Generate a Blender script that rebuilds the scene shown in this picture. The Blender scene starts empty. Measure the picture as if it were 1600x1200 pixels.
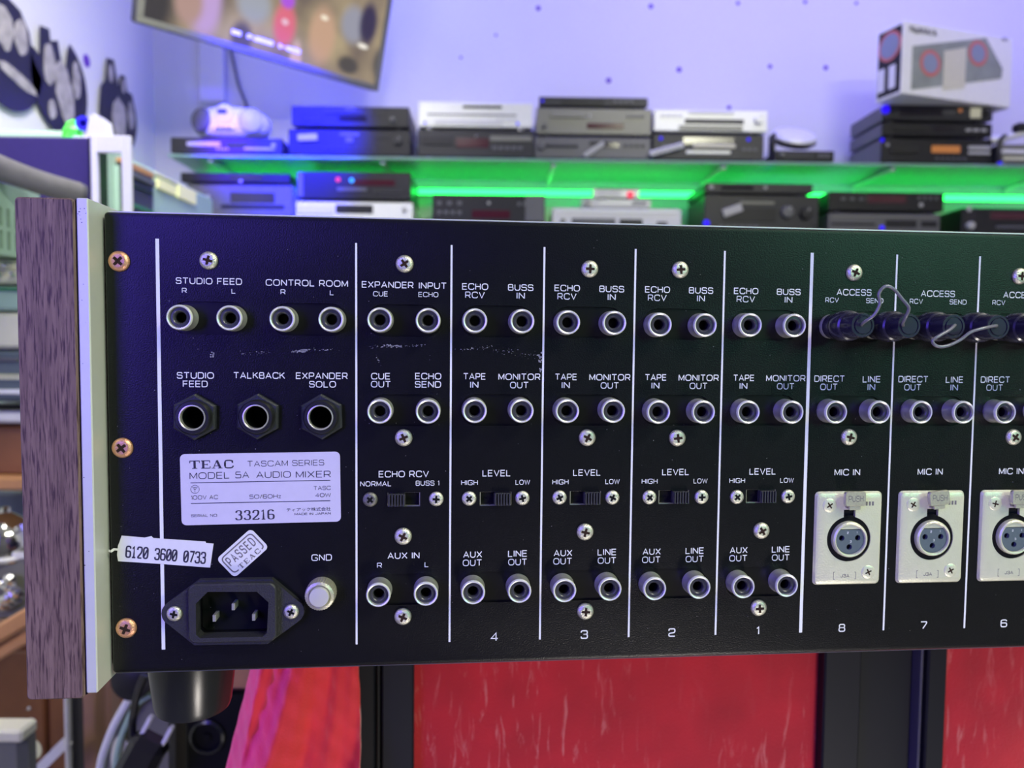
import bpy, math, random
from mathutils import Vector, Matrix
from mathutils.geometry import tessellate_polygon
random.seed(5)
PI = math.pi
COL = bpy.context.scene.collection
SC = bpy.context.scene

# ---------------------------------------------------------------- camera
CAMZ = 1.20                                   # lens height above the shop floor
ROLL, PITCH, YAW = math.radians(0.558), math.radians(3.1454), math.radians(-0.75)
F = 1202.0                                    # focal length for a 1600 px wide frame
def _rot(a, b, c):
    ca, sa, cb, sb, cc, s2 = math.cos(a), math.sin(a), math.cos(b), math.sin(b), math.cos(c), math.sin(c)
    Rx = Matrix(((1, 0, 0), (0, ca, -sa), (0, sa, ca)))
    Ry = Matrix(((cb, 0, sb), (0, 1, 0), (-sb, 0, cb)))
    Rz = Matrix(((cc, -s2, 0), (s2, cc, 0), (0, 0, 1)))
    return Rz @ Rx @ Ry
RW = _rot(PITCH, YAW, ROLL)                   # (right, down, forward) of the room -> of the lens
def _w(v): return Vector((v[0], v[2], -v[1]))
right, down, fwd = _w(RW[0]), _w(RW[1]), _w(RW[2])
cam = bpy.data.cameras.new('camera'); co = bpy.data.objects.new('camera', cam); COL.objects.link(co)
M = Matrix((right, -down, -fwd)).transposed().to_4x4(); M.translation = Vector((0, 0, CAMZ))
co.matrix_world = M
cam.sensor_width = 36; cam.lens = F / 1600 * 36; cam.clip_start = 0.01
cam.dof.use_dof = True; cam.dof.focus_distance = 0.264; cam.dof.aperture_fstop = 13
SC.camera = co
def at(px, py, Y):                            # point of the photograph at depth Y
    d = RW.transposed() @ Vector(((px - 800) / F, (py - 600) / F, 1)); s = Y / d[2]
    return Vector((d[0] * s, Y, CAMZ - d[1] * s))
def at_x(px, py, X):                          # ... on a side plane x = X
    d = RW.transposed() @ Vector(((px - 800) / F, (py - 600) / F, 1)); s = X / d[0]
    return Vector((X, d[2] * s, CAMZ - d[1] * s))

# ---------------------------------------------------------------- world, lights, exposure
w = bpy.data.worlds.new('world'); SC.world = w; w.use_nodes = True
w.node_tree.nodes['Background'].inputs[0].default_value = (0.5, 0.5, 0.6, 1)
w.node_tree.nodes['Background'].inputs[1].default_value = 0.05
vs = SC.view_settings
vs.view_transform = 'Standard'; vs.look = 'None'; vs.gamma = 1; vs.use_curve_mapping = False; vs.exposure = 0.0
def area(name, loc, target, sx, sy, power, color, spread=180):
    l = bpy.data.lights.new(name, 'AREA'); l.shape = 'RECTANGLE'; l.size = sx; l.size_y = sy
    l.energy = power; l.color = color; l.spread = math.radians(spread)
    o = bpy.data.objects.new(name, l); COL.objects.link(o); o.location = loc
    o.rotation_euler = (Vector(target) - Vector(loc)).to_track_quat('-Z', 'Y').to_euler()
    return o
def spot(name, loc, target, power, color, cone, blend=0.5, size=0.05):
    l = bpy.data.lights.new(name, 'SPOT'); l.energy = power; l.color = color
    l.spot_size = math.radians(cone); l.spot_blend = blend; l.shadow_soft_size = size
    o = bpy.data.objects.new(name, l); COL.objects.link(o); o.location = loc
    o.rotation_euler = (Vector(target) - Vector(loc)).to_track_quat('-Z', 'Y').to_euler()
    return o
# unseen ceiling light behind the photographer, cool violet wash on the back wall, party lights, added fill lights
area('ceiling_tube_light', (1.5, -0.9, 2.95), (0.9, -0.3, 0), 1.3, 0.25, 58, (1.0, 0.99, 0.76))
area('ceiling_tube_light', (-0.55, 1.1, 2.95), (-1.4, 1.9, 1.8), 0.25, 1.2, 36, (1.0, 0.98, 0.97), 110)  # added, unseen: brightens the left wall
area('ceiling_tube_light', (1.0, 1.0, 2.95), (1.0, 2.8, 1.4), 1.3, 0.2, 7.5, (1.0, 1.0, 0.92), 140)  # added fill for the shelf fronts, fixture out of view
area('violet_wall_wash', (1.4, 2.65, 2.93), (1.4, 3.15, 1.3), 2.6, 0.12, 15, (0.22, 0.185, 1.0), 150)
area('violet_wall_wash', (-0.55, 2.75, 2.93), (-0.7, 3.15, 1.2), 0.9, 0.12, 7, (0.14, 0.15, 1.0), 130)
area('violet_shop_light', (-0.85, -1.0, 1.55), (-0.1, 0.27, 1.15), 0.6, 1.0, 7.5, (0.12, 0.06, 1.0), 110)  # unseen source placed to lay the violet sheen on the panel
spot('violet_party_spot', (-0.9, -0.6, 2.2), (-0.19, 0.27, 1.17), 21, (0.33, 0.25, 1.0), 13, 1.0, 0.08)
area('green_shop_light', (1.1, -0.9, 1.65), (0.2, 0.27, 1.25), 0.5, 0.5, 1.6, (0.25, 1.0, 0.60), 110)  # likewise unseen, put in for the greenish sheen at right
spot('blue_party_spot', (-0.5, 0.9, 2.85), at(450, 235, 2.9), 3800, (0.0, 0.0, 1.0), 17, 0.9)
spot('blue_party_spot', (-0.9, 1.2, 2.6), at(350, 240, 2.83), 1300, (0.10, 0.0, 1.0), 8, 0.9)
spot('blue_party_spot', (-0.3, 0.3, 2.0), at(335, 130, 3.1), 160, (0.06, 0.02, 1.0), 4.5, 0.9)
spot('low_front_lamp', (0.45, -0.45, 0.22), (0.12, 0.45, 0.97), 31, (1.0, 0.93, 0.85), 46, 0.9, 0.12)  # unseen fill added to brighten the red velvet from below
spot('low_left_lamp', (-0.85, -0.3, 1.55), (-0.50, 1.0, 0.72), 16, (1.0, 0.96, 0.88), 34, 0.9, 0.1)  # added fill for the underlit clutter at lower left
spot('low_violet_lamp', (-1.25, 0.33, 0.98), (-0.16, 0.42, 0.97), 80, (0.12, 0.0, 1.0), 14, 0.9, 0.03)  # unseen; added to turn the drape's left fold magenta
spot('left_bench_lamp', (-0.3, 0.2, 2.6), (-0.75, 1.3, 1.0), 14, (1.0, 0.97, 0.85), 60, 0.9, 0.15)  # unseen fill over the gear on the left
spot('violet_bench_spot', (-0.1, 0.1, 2.1), (-0.80, 1.25, 1.45), 75, (0.16, 0.06, 1.0), 20, 0.9, 0.08)

# ---------------------------------------------------------------- materials
def mat(name, col, rough=0.5, metal=0.0, spec=0.5, var=0.06, vscale=60.0, bump=0.0, bscale=400.0, sheen=0.0, emit=None, estr=0.0, trans=0.0, coat=0.0):
    m = bpy.data.materials.new(name); m.use_nodes = True; nt = m.node_tree; b = nt.nodes['Principled BSDF']
    b.inputs['Roughness'].default_value = rough; b.inputs['Metallic'].default_value = metal
    b.inputs['Specular IOR Level'].default_value = spec
    b.inputs['Sheen Weight'].default_value = sheen; b.inputs['Transmission Weight'].default_value = trans
    b.inputs['Coat Weight'].default_value = coat
    tc = nt.nodes.new('ShaderNodeTexCoord')
    nz = nt.nodes.new('ShaderNodeTexNoise'); nz.inputs['Scale'].default_value = vscale; nz.inputs['Detail'].default_value = 3
    nt.links.new(tc.outputs['Object'], nz.inputs['Vector'])
    mx = nt.nodes.new('ShaderNodeMix'); mx.data_type = 'RGBA'
    mx.inputs[6].default_value = tuple(c * (1 - var) for c in col) + (1,); mx.inputs[7].default_value = tuple(min(1, c * (1 + var)) for c in col) + (1,)
    nt.links.new(nz.outputs['Fac'], mx.inputs[0]); nt.links.new(mx.outputs[2], b.inputs['Base Color'])
    if bump:
        n2 = nt.nodes.new('ShaderNodeTexNoise'); n2.inputs['Scale'].default_value = bscale; n2.inputs['Detail'].default_value = 2
        nt.links.new(tc.outputs['Object'], n2.inputs['Vector'])
        bp = nt.nodes.new('ShaderNodeBump'); bp.inputs['Strength'].default_value = bump; bp.inputs['Distance'].default_value = 0.0004
        nt.links.new(n2.outputs['Fac'], bp.inputs['Height']); nt.links.new(bp.outputs['Normal'], b.inputs['Normal'])
    if emit:
        b.inputs['Emission Color'].default_value = emit + (1,); b.inputs['Emission Strength'].default_value = estr
    m['mix'] = 1
    return m
def nodes(m): return m.node_tree.nodes, m.node_tree.links, m.node_tree.nodes['Principled BSDF']
K = {}
K['panel'] = mat('black_panel_paint', (0.003, 0.003, 0.005), 0.33, 0, 0.35, 0.3, 200, 0.25, 2200)
K['plate_black'] = mat('black_jack_plate', (0.003, 0.003, 0.004), 0.33, 0, 0.35)
K['ink'] = mat('white_screen_print', (0.80, 0.80, 0.84), 0.6, 0, 0.3, 0.03)
K['darkink'] = mat('dark_print', (0.035, 0.03, 0.06), 0.6, 0, 0.3)
K['greyink'] = mat('grey_print', (0.17, 0.15, 0.17), 0.6, 0, 0.3, 0.2, 900)
K['nickel'] = mat('nickel', (0.80, 0.79, 0.74), 0.30, 0.75, 0.5, 0.1, 500)
K['dullnickel'] = mat('dull_nickel', (0.62, 0.60, 0.56), 0.45, 1, 0.5, 0.2, 900)
K['screw'] = mat('zinc_screw', (0.72, 0.70, 0.60), 0.42, 0.85, 0.5, 0.25, 1500, 0.5, 2500)
K['screwdull'] = mat('tarnished_screw', (0.22, 0.21, 0.20), 0.5, 0.8, 0.5, 0.3, 1500, 0.4, 2500)
K['cap'] = mat('satin_cap', (0.72, 0.70, 0.66), 0.45, 0.5)
K['bluep'] = mat('blue_plastic', (0.04, 0.03, 0.75), 0.3)  # blue light on the white roll put into its colour
K['rust'] = mat('dark_recess', (0.035, 0.018, 0.012), 0.8, 0.1, 0.2, 0.5, 900)
K['copper'] = mat('coppery_screw', (0.86, 0.44, 0.27), 0.42, 0.8, 0.5, 0.2, 1500, 0.4, 2500)
K['insul'] = mat('dark_grey_insulator', (0.045, 0.045, 0.055), 0.3, 0, 0.5)
K['black'] = mat('black_plastic', (0.012, 0.012, 0.014), 0.35, 0, 0.5)
K['matblack'] = mat('matte_black', (0.004, 0.004, 0.005), 0.8, 0, 0.2)
K['hexnut'] = mat('black_moulded_nut', (0.022, 0.024, 0.030), 0.42, 0, 0.5, 0.2, 600, 0.4, 1500)
K['bakelite'] = mat('black_bakelite', (0.022, 0.022, 0.026), 0.5, 0, 0.5, 0.2, 600, 0.5, 1800)
K['label'] = mat('foil_rating_plate', (0.60, 0.56, 0.72), 0.55, 0.0, 0.5, 0.05, 300)
K['paper'] = mat('white_paper_label', (0.74, 0.72, 0.76), 0.7, 0, 0.3, 0.06, 250)
K['xlr'] = mat('cast_satin_nickel', (0.76, 0.75, 0.58), 0.42, 0.45, 0.5, 0.07, 250, 0.3, 1500)
K['xlrtab'] = mat('nickel_tab', (0.58, 0.55, 0.44), 0.4, 0.6, 0.5, 0.15, 900, 0.4, 1500)
K['insert'] = mat('slate_insert', (0.10, 0.13, 0.15), 0.4, 0, 0.5, 0.1, 900)
K['alu'] = mat('brushed_aluminium', (0.70, 0.71, 0.66), 0.42, 0.30, 0.5, 0.04, 200)
K['cable'] = mat('dark_violet_grey_cable', (0.20, 0.19, 0.22), 0.25, 0.2, 0.5)
K['velvet'] = mat('red_velvet', (0.52, 0.010, 0.020), 0.75, 0, 0.2, 0.35, 30, 0.6, 900, sheen=0.5)
K['cloth'] = mat('bright_red_velvet', (0.88, 0.035, 0.035), 0.7, 0, 0.2, 0.25, 60, 0.6, 900, sheen=0.4)
K['plug'] = mat('glossy_dark_plug', (0.022, 0.020, 0.040), 0.22, 0, 0.6)
K['lip'] = mat('polished_lip', (0.92, 0.92, 0.90), 0.3, 0.35)  # pale colour stands in for the highlight round the socket rims
K['white'] = mat('white_plastic', (0.75, 0.75, 0.77), 0.4)
K['whitemetal'] = mat('white_paint', (0.72, 0.72, 0.72), 0.5)
K['silver'] = mat('silver_faceplate', (0.84, 0.85, 0.84), 0.4, 0.2)
K['grey'] = mat('champagne_grey_faceplate', (0.20, 0.20, 0.18), 0.4, 0.3)
K['lgrey'] = mat('mid_grey_faceplate', (0.12, 0.12, 0.135), 0.4, 0.2)
K['dark'] = mat('charcoal_faceplate', (0.014, 0.014, 0.018), 0.4, 0, 0.35)
K['darkgrey'] = mat('dark_grey_faceplate', (0.032, 0.032, 0.038), 0.4, 0, 0.35)
K['dsp'] = mat('display_glass', (0.015, 0.012, 0.02), 0.1)
K['maroon'] = mat('unlit_display', (0.07, 0.012, 0.025), 0.15)
K['button'] = mat('light_button', (0.45, 0.45, 0.44), 0.4)
K['cream'] = mat('cream_panel', (0.72, 0.70, 0.52), 0.5)
K['sage'] = mat('pale_green_enamel', (0.34, 0.50, 0.40), 0.4)
K['gtape'] = mat('green_panel', (0.03, 0.20, 0.09), 0.5)
K['crate'] = mat('black_crate_vinyl', (0.030, 0.016, 0.110), 0.6, 0, 0.5, 0.15, 90, 0.5, 500)
K['navy'] = mat('black_lacquer', (0.006, 0.006, 0.012), 0.5, 0, 0.25)
K['bezel'] = mat('grey_bezel', (0.20, 0.20, 0.17), 0.5)
K['rib'] = mat('ribbed_slider', (0.035, 0.035, 0.045), 0.45)
K['tube'] = mat('grey_padded_tube', (0.20, 0.19, 0.19), 0.75, 0, 0.4, 0.25, 60, 0.5, 300)
K['brown'] = mat('brown_wood', (0.22, 0.085, 0.032), 0.45, 0, 0.5, 0.35, 14)
K['tan'] = mat('tan_wood', (0.48, 0.24, 0.10), 0.45, 0, 0.5, 0.25, 20)
K['peach'] = mat('pale_wood', (0.34, 0.19, 0.12), 0.5, 0, 0.4, 0.2, 20)
K['chrome'] = mat('chrome', (0.85, 0.85, 0.86), 0.12, 1)
K['greenplastic'] = mat('bright_green_plastic', (0.08, 0.85, 0.06), 0.4, 0, 0.5, emit=(0.10, 1.0, 0.05), estr=0.35)  # green glow added to the ornament's own colour
K['blueled'] = mat('blue_led', (0.02, 0.0, 0.6), 0.3, emit=(0.02, 0.0, 1.0), estr=0.9)  # glowing discs stand in for projected blue light spots
K['redled'] = mat('red_led', (0.6, 0.02, 0.05), 0.3, emit=(1.0, 0.08, 0.15), estr=0.9)
K['cyanled'] = mat('cyan_led', (0.05, 0.4, 0.6), 0.3, emit=(0.05, 0.5, 1.0), estr=0.9)
K['orangeled'] = mat('orange_display', (0.3, 0.12, 0.04), 0.3, emit=(1.0, 0.35, 0.08), estr=0.25)
K['meter'] = mat('lit_meter_window', (0.60, 0.62, 0.34), 0.4, emit=(1.0, 0.95, 0.55), estr=0.25)
K['greenstrip'] = mat('green_light_strip', (0.0, 0.8, 0.2), 0.5, emit=(0.02, 1.0, 0.10), estr=6.0)
K['wallfront'] = mat('dim_wall_paint', (0.12, 0.12, 0.14), 0.7)
K['vinyl'] = mat('black_vinyl', (0.018, 0.016, 0.035), 0.35)
K['portrait'] = mat('pale_print_on_vinyl', (0.42, 0.39, 0.38), 0.5, 0, 0.3, 0.7, 30)
K['dot'] = mat('violet_wall_dot', (0.14, 0.04, 0.50), 0.6)
K['wall'] = mat('white_wall_paint', (0.78, 0.77, 0.80), 0.7, 0, 0.3, 0.02, 3, 0.1, 200)
K['ceiling'] = mat('ceiling_paint', (0.7, 0.7, 0.7), 0.8)
K['floor'] = mat('grey_floor_tiles', (0.25, 0.24, 0.23), 0.5)
K['glass'] = mat('green_tinted_glass', (0.50, 0.80, 0.68), 0.4, 0, 0.4, trans=0.6)
K['scuff'] = mat('scuffed_paint', (0.30, 0.29, 0.33), 0.8)
K['box'] = mat('white_carton', (0.92, 0.92, 0.86), 0.55)
K['boxpic'] = mat('printed_grey_picture', (0.30, 0.33, 0.28), 0.5, 0, 0.4, 0.5, 12)
K['boxred'] = mat('printed_red', (0.62, 0.18, 0.15), 0.5)
K['boxblue'] = mat('printed_blue_grey', (0.28, 0.32, 0.42), 0.5)
K['post'] = mat('warm_grey_post', (0.10, 0.09, 0.08), 0.6)
K['greyboard'] = mat('olive_grey_board', (0.16, 0.16, 0.14), 0.6)
K['foot'] = mat('glossy_black_foot', (0.012, 0.013, 0.016), 0.26)

def wood_material():
    m = mat('walnut_cheek', (0.20, 0.11, 0.10), 0.55, 0, 0.35); n, l, b = nodes(m)
    tc = [x for x in n if x.type == 'TEX_COORD'][0]
    mp = n.new('ShaderNodeMapping'); mp.inputs['Scale'].default_value = (520, 520, 26); l.new(tc.outputs['Object'], mp.inputs[0])
    a = n.new('ShaderNodeTexNoise'); a.inputs['Scale'].default_value = 1.0; a.inputs['Detail'].default_value = 6; a.inputs['Roughness'].default_value = 0.7; a.inputs['Distortion'].default_value = 0.5
    l.new(mp.outputs[0], a.inputs['Vector'])
    mp2 = n.new('ShaderNodeMapping'); mp2.inputs['Scale'].default_value = (1500, 1500, 110); l.new(tc.outputs['Object'], mp2.inputs[0])
    a2 = n.new('ShaderNodeTexNoise'); a2.inputs['Scale'].default_value = 1.0; a2.inputs['Detail'].default_value = 3; l.new(mp2.outputs[0], a2.inputs['Vector'])
    r = n.new('ShaderNodeValToRGB'); e = r.color_ramp.elements
    e[0].position = 0.30; e[0].color = (0.105, 0.062, 0.052, 1); e[1].position = 0.72; e[1].color = (0.27, 0.175, 0.145, 1)
    l.new(a.outputs['Fac'], r.inputs[0])
    r2 = n.new('ShaderNodeValToRGB'); e = r2.color_ramp.elements
    e[0].position = 0.36; e[0].color = (0.33, 0.27, 0.33, 1); e[1].position = 0.50; e[1].color = (1, 1, 1, 1)
    l.new(a2.outputs['Fac'], r2.inputs[0])
    mx = n.new('ShaderNodeMix'); mx.data_type = 'RGBA'; mx.blend_type = 'MULTIPLY'; mx.inputs[0].default_value = 1
    l.new(r.outputs[0], mx.inputs[6]); l.new(r2.outputs[0], mx.inputs[7]); l.new(mx.outputs[2], b.inputs['Base Color'])
    return m
K['walnut'] = wood_material()
def velvet_material():
    m = K['velvet']; n, l, b = nodes(m)
    tc = [x for x in n if x.type == 'TEX_COORD'][0]
    old = [x for x in n if x.type == 'MIX'][0]
    mp = n.new('ShaderNodeMapping'); mp.inputs['Scale'].default_value = (190, 190, 34); mp.inputs['Rotation'].default_value = (0, 0.5, 0); l.new(tc.outputs['Object'], mp.inputs[0])
    v = n.new('ShaderNodeTexNoise'); v.inputs['Scale'].default_value = 1.0; v.inputs['Detail'].default_value = 5; v.inputs['Distortion'].default_value = 0.8; v.inputs['Roughness'].default_value = 0.65; l.new(mp.outputs[0], v.inputs['Vector'])
    r = n.new('ShaderNodeValToRGB'); e = r.color_ramp.elements; e[0].position = 0.56; e[0].color = (0, 0, 0, 1); e[1].position = 0.68; e[1].color = (1, 1, 1, 1)
    l.new(v.outputs['Fac'], r.inputs[0])
    n3 = n.new('ShaderNodeTexNoise'); n3.inputs['Scale'].default_value = 9; n3.inputs['Detail'].default_value = 2; l.new(tc.outputs['Object'], n3.inputs['Vector'])
    r3 = n.new('ShaderNodeValToRGB'); e = r3.color_ramp.elements; e[0].position = 0.44; e[0].color = (0.04, 0.04, 0.04, 1); e[1].position = 0.58; e[1].color = (0.85, 0.85, 0.85, 1)
    l.new(n3.outputs['Fac'], r3.inputs[0])
    mu = n.new('ShaderNodeMath'); mu.operation = 'MULTIPLY'; l.new(r.outputs[0], mu.inputs[0]); l.new(r3.outputs[0], mu.inputs[1])
    mx = n.new('ShaderNodeMix'); mx.data_type = 'RGBA'; l.new(mu.outputs[0], mx.inputs[0]); l.new(old.outputs[2], mx.inputs[6]); mx.inputs[7].default_value = (0.70, 0.17, 0.15, 1)
    l.new(mx.outputs[2], b.inputs['Base Color'])
velvet_material()
def screen_material():
    m = bpy.data.materials.new('tv_picture'); m.use_nodes = True; n = m.node_tree.nodes; l = m.node_tree.links; b = n['Principled BSDF']
    tc = n.new('ShaderNodeTexCoord'); cur = None
    nz = n.new('ShaderNodeTexNoise'); nz.inputs['Scale'].default_value = 5; nz.inputs['Detail'].default_value = 2; l.new(tc.outputs['Object'], nz.inputs[0])
    r = n.new('ShaderNodeValToRGB'); e = r.color_ramp.elements; e[0].position = 0.35; e[0].color = (0.16, 0.12, 0.09, 1); e[1].position = 0.65; e[1].color = (0.42, 0.33, 0.19, 1)
    l.new(nz.outputs['Fac'], r.inputs[0]); cur = r.outputs[0]
    # u along the lower edge (m), v up (m), radius, stretch, colour: soft shapes of the programme on air
    for (u, v, rad, st, c) in [(0.02, 0.08, 0.12, 1.6, (0.02, 0.015, 0.02)), (0.20, 0.12, 0.07, 2.2, (0.50, 0.33, 0.62)), (0.15, 0.10, 0.06, 1.5, (0.42, 0.26, 0.22)),
        (0.36, 0.16, 0.08, 1.0, (0.34, 0.36, 0.40)), (0.33, 0.04, 0.05, 1.5, (0.10, 0.08, 0.07)), (0.475, 0.125, 0.055, 1.7, (0.72, 0.14, 0.20)), (0.475, 0.205, 0.035, 1.0, (0.42, 0.08, 0.72)), (0.475, 0.135, 0.018, 0.8, (0.80, 0.50, 0.60)),
        (0.53, 0.02, 0.03, 3.0, (0.65, 0.45, 0.42)), (0.62, 0.13, 0.07, 1.8, (0.55, 0.34, 0.22)), (0.74, 0.20, 0.07, 1.2, (0.30, 0.30, 0.36)), (0.80, 0.22, 0.05, 2.0, (0.03, 0.02, 0.06)), (0.74, 0.06, 0.06, 0.7, (0.07, 0.06, 0.05)), (0.79, 0.14, 0.03, 0.4, (0.9, 0.85, 0.75)), (0.62, 0.19, 0.02, 0.6, (0.9, 0.8, 0.62)), (0.88, 0.10, 0.05, 1.5, (0.10, 0.09, 0.08))]:
        mp = n.new('ShaderNodeMapping'); mp.vector_type = 'POINT'
        mp.inputs['Scale'].default_value = (1 / rad, 0.0, 1 / (rad * st)); mp.inputs['Location'].default_value = (-u / rad, 0, -v / (rad * st)); l.new(tc.outputs['Object'], mp.inputs[0])
        g = n.new('ShaderNodeTexGradient'); g.gradient_type = 'SPHERICAL'; l.new(mp.outputs[0], g.inputs[0])
        rr = n.new('ShaderNodeMapRange'); rr.interpolation_type = 'SMOOTHSTEP'; rr.inputs['From Max'].default_value = 0.55; l.new(g.outputs['Fac'], rr.inputs[0])
        mx = n.new('ShaderNodeMix'); mx.data_type = 'RGBA'; l.new(rr.outputs[0], mx.inputs[0]); l.new(cur, mx.inputs[6]); mx.inputs[7].default_value = c + (1,); cur = mx.outputs[2]
    b.inputs['Base Color'].default_value = (0.02, 0.02, 0.02, 1); b.inputs['Roughness'].default_value = 0.3
    l.new(cur, b.inputs['Emission Color']); b.inputs['Emission Strength'].default_value = 1.0
    return m
K['tv'] = screen_material()

# ---------------------------------------------------------------- mesh helpers
class MB:
    def __init__(s): s.v = []; s.f = []
    def add(s, vs, fs):
        o = len(s.v); s.v += [tuple(x) for x in vs]; s.f += [tuple(i + o for i in f) for f in fs]; return s
    def box(s, x0, y0, z0, x1, y1, z1, b=0.0):
        if x1 < x0: x0, x1 = x1, x0
        if y1 < y0: y0, y1 = y1, y0
        if z1 < z0: z0, z1 = z1, z0
        if b <= 0:
            return s.add([(x, y, z) for x in (x0, x1) for y in (y0, y1) for z in (z0, z1)],
                         [(0, 1, 3, 2), (4, 6, 7, 5), (0, 4, 5, 1), (2, 3, 7, 6), (0, 2, 6, 4), (1, 5, 7, 3)])
        b = min(b, (x1 - x0) * .45, (y1 - y0) * .45, (z1 - z0) * .45)
        pts = []; idx = {}
        for i, (X, sx) in enumerate(((x0, 1), (x1, -1))):
            for j, (Y, sy) in enumerate(((y0, 1), (y1, -1))):
                for k, (Z, sz) in enumerate(((z0, 1), (z1, -1))):
                    for a, p in enumerate(((X, Y + sy * b, Z + sz * b), (X + sx * b, Y, Z + sz * b), (X + sx * b, Y + sy * b, Z))):
                        idx[i, j, k, a] = len(pts); pts.append(p)
        I = idx; fs = []
        for i in (0, 1): fs.append((I[i,0,0,0], I[i,0,1,0], I[i,1,1,0], I[i,1,0,0])); 
        for j in (0, 1): fs.append((I[0,j,0,1], I[1,j,0,1], I[1,j,1,1], I[0,j,1,1]))
        for k in (0, 1): fs.append((I[0,0,k,2], I[0,1,k,2], I[1,1,k,2], I[1,0,k,2]))
        for i in (0, 1):
            for j in (0, 1): fs.append((I[i,j,0,0], I[i,j,0,1], I[i,j,1,1], I[i,j,1,0]))
        for i in (0, 1):
            for k in (0, 1): fs.append((I[i,0,k,0], I[i,0,k,2], I[i,1,k,2], I[i,1,k,0]))
        for j in (0, 1):
            for k in (0, 1): fs.append((I[0,j,k,1], I[0,j,k,2], I[1,j,k,2], I[1,j,k,1]))
        for i in (0, 1):
            for j in (0, 1):
                for k in (0, 1): fs.append((I[i,j,k,0], I[i,j,k,1], I[i,j,k,2]))
        return s.add(pts, fs)
    def lathe(s, prof, n=32, c=(0, 0, 0), knurl=None, caps=True):
        # profile (radius, height towards -Y); axis through c
        vs = []; fs = []
        for q, (r, d) in enumerate(prof):
            for k in range(n):
                a = 2 * PI * k / n; rr = r * (1 - (knurl[1] if knurl and q in knurl[0] and k % 2 else 0))
                vs.append((c[0] + rr * math.cos(a), c[1] - d, c[2] + rr * math.sin(a)))
        for q in range(len(prof) - 1):
            for k in range(n):
                k2 = (k + 1) % n; fs.append((q * n + k, q * n + k2, (q + 1) * n + k2, (q + 1) * n + k))
        if caps and prof[0][0] > 1e-9: fs.append(tuple(range(n))[::-1])
        if caps and prof[-1][0] > 1e-9: fs.append(tuple((len(prof) - 1) * n + k for k in range(n)))
        return s.add(vs, fs)
    def tube(s, pts, r, n=10, sub=6, taper=None):
        P = [Vector(p) for p in pts]
        if sub > 1 and len(P) > 2:
            Q = [P[0] * 2 - P[1]] + P + [P[-1] * 2 - P[-2]]; out = []
            for i in range(1, len(Q) - 2):
                for k in range(sub):
                    t = k / sub; a, b, c, d = Q[i-1], Q[i], Q[i+1], Q[i+2]
                    out.append(0.5 * ((2 * b) + (c - a) * t + (2 * a - 5 * b + 4 * c - d) * t * t + (3 * b - a - 3 * c + d) * t ** 3))
            out.append(P[-1]); P = out
        vs = []; fs = []; up = None
        for i, p in enumerate(P):
            t = (P[min(i + 1, len(P) - 1)] - P[max(i - 1, 0)]).normalized()
            if up is None: up = t.orthogonal().normalized()
            up = (up - t * up.dot(t)).normalized(); b = t.cross(up)
            rr = r if taper is None else r * (1 + (taper - 1) * i / (len(P) - 1))
            for k in range(n):
                a = 2 * PI * k / n; vs.append(p + up * (rr * math.cos(a)) + b * (rr * math.sin(a)))
        for i in range(len(P) - 1):
            for k in range(n): fs.append((i * n + k, i * n + (k + 1) % n, (i + 1) * n + (k + 1) % n, (i + 1) * n + k))
        fs.append(tuple(range(n))[::-1]); fs.append(tuple((len(P) - 1) * n + k for k in range(n)))
        return s.add(vs, fs)
    def prism(s, outer, y0, y1, holes=(), bev=None):
        # outline in x,z; front at y0, back at y1 (y0 < y1); bev = [(inset outline, y)...] rings from the front inwards to the outer one
        front = bev[0][0] if bev else outer
        loops = [[Vector((p[0], p[1], 0)) for p in front]] + [[Vector((p[0], p[1], 0)) for p in h] for h in holes]
        flat = [v for lp in loops for v in lp]
        tri = tessellate_polygon(loops)
        fy = bev[0][1] if bev else y0
        tf = []
        for t in tri:
            a, b, c = (flat[i] for i in t)
            tf.append(t if (b - a).cross(c - a).z > 0 else (t[0], t[2], t[1]))
        s.add([(v.x, fy, v.y) for v in flat], tf)
        def wall(A, ya, B, yb):
            n = len(A); s.add([(p[0], ya, p[1]) for p in A] + [(p[0], yb, p[1]) for p in B],
                              [(k, n + k, n + (k + 1) % n, (k + 1) % n) for k in range(n)])
        rings = (list(bev) if bev else [(outer, y0)]) + [(outer, y1)]
        for (A, ya), (B, yb) in zip(rings, rings[1:]): wall(A, ya, B, yb)
        for h in holes: wall(h[::-1], fy, h[::-1], y1)
        if not holes: s.add([(p[0], y1, p[1]) for p in outer], [tuple(range(len(outer)))[::-1]])
        return s
    def mesh(s, name, smooth=35):
        me = bpy.data.meshes.new(name); me.from_pydata(s.v, [], s.f); me.validate(); me.update()
        import bmesh
        bm = bmesh.new(); bm.from_mesh(me); bmesh.ops.remove_doubles(bm, verts=bm.verts, dist=1e-6)
        bmesh.ops.recalc_face_normals(bm, faces=bm.faces); bm.to_mesh(me); bm.free()
        if smooth:
            me.shade_smooth(); me.set_sharp_from_angle(angle=math.radians(smooth))
        return me
def circle(cx, cz, r, n=32, a0=0.0): return [(cx + r * math.cos(a0 + 2 * PI * k / n), cz + r * math.sin(a0 + 2 * PI * k / n)) for k in range(n)]
def rrect(x0, z0, x1, z1, r, n=5):
    out = []
    for cx, cz, a in ((x1 - r, z1 - r, 0), (x0 + r, z1 - r, 90), (x0 + r, z0 + r, 180), (x1 - r, z0 + r, 270)):
        for k in range(n + 1):
            t = math.radians(a + 90 * k / n); out.append((cx + r * math.cos(t), cz + r * math.sin(t)))
    return out
def rot2(pts, cx, cz, a): 
    c, s = math.cos(a), math.sin(a); return [(cx + x * c - z * s, cz + x * s + z * c) for x, z in pts]
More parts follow.
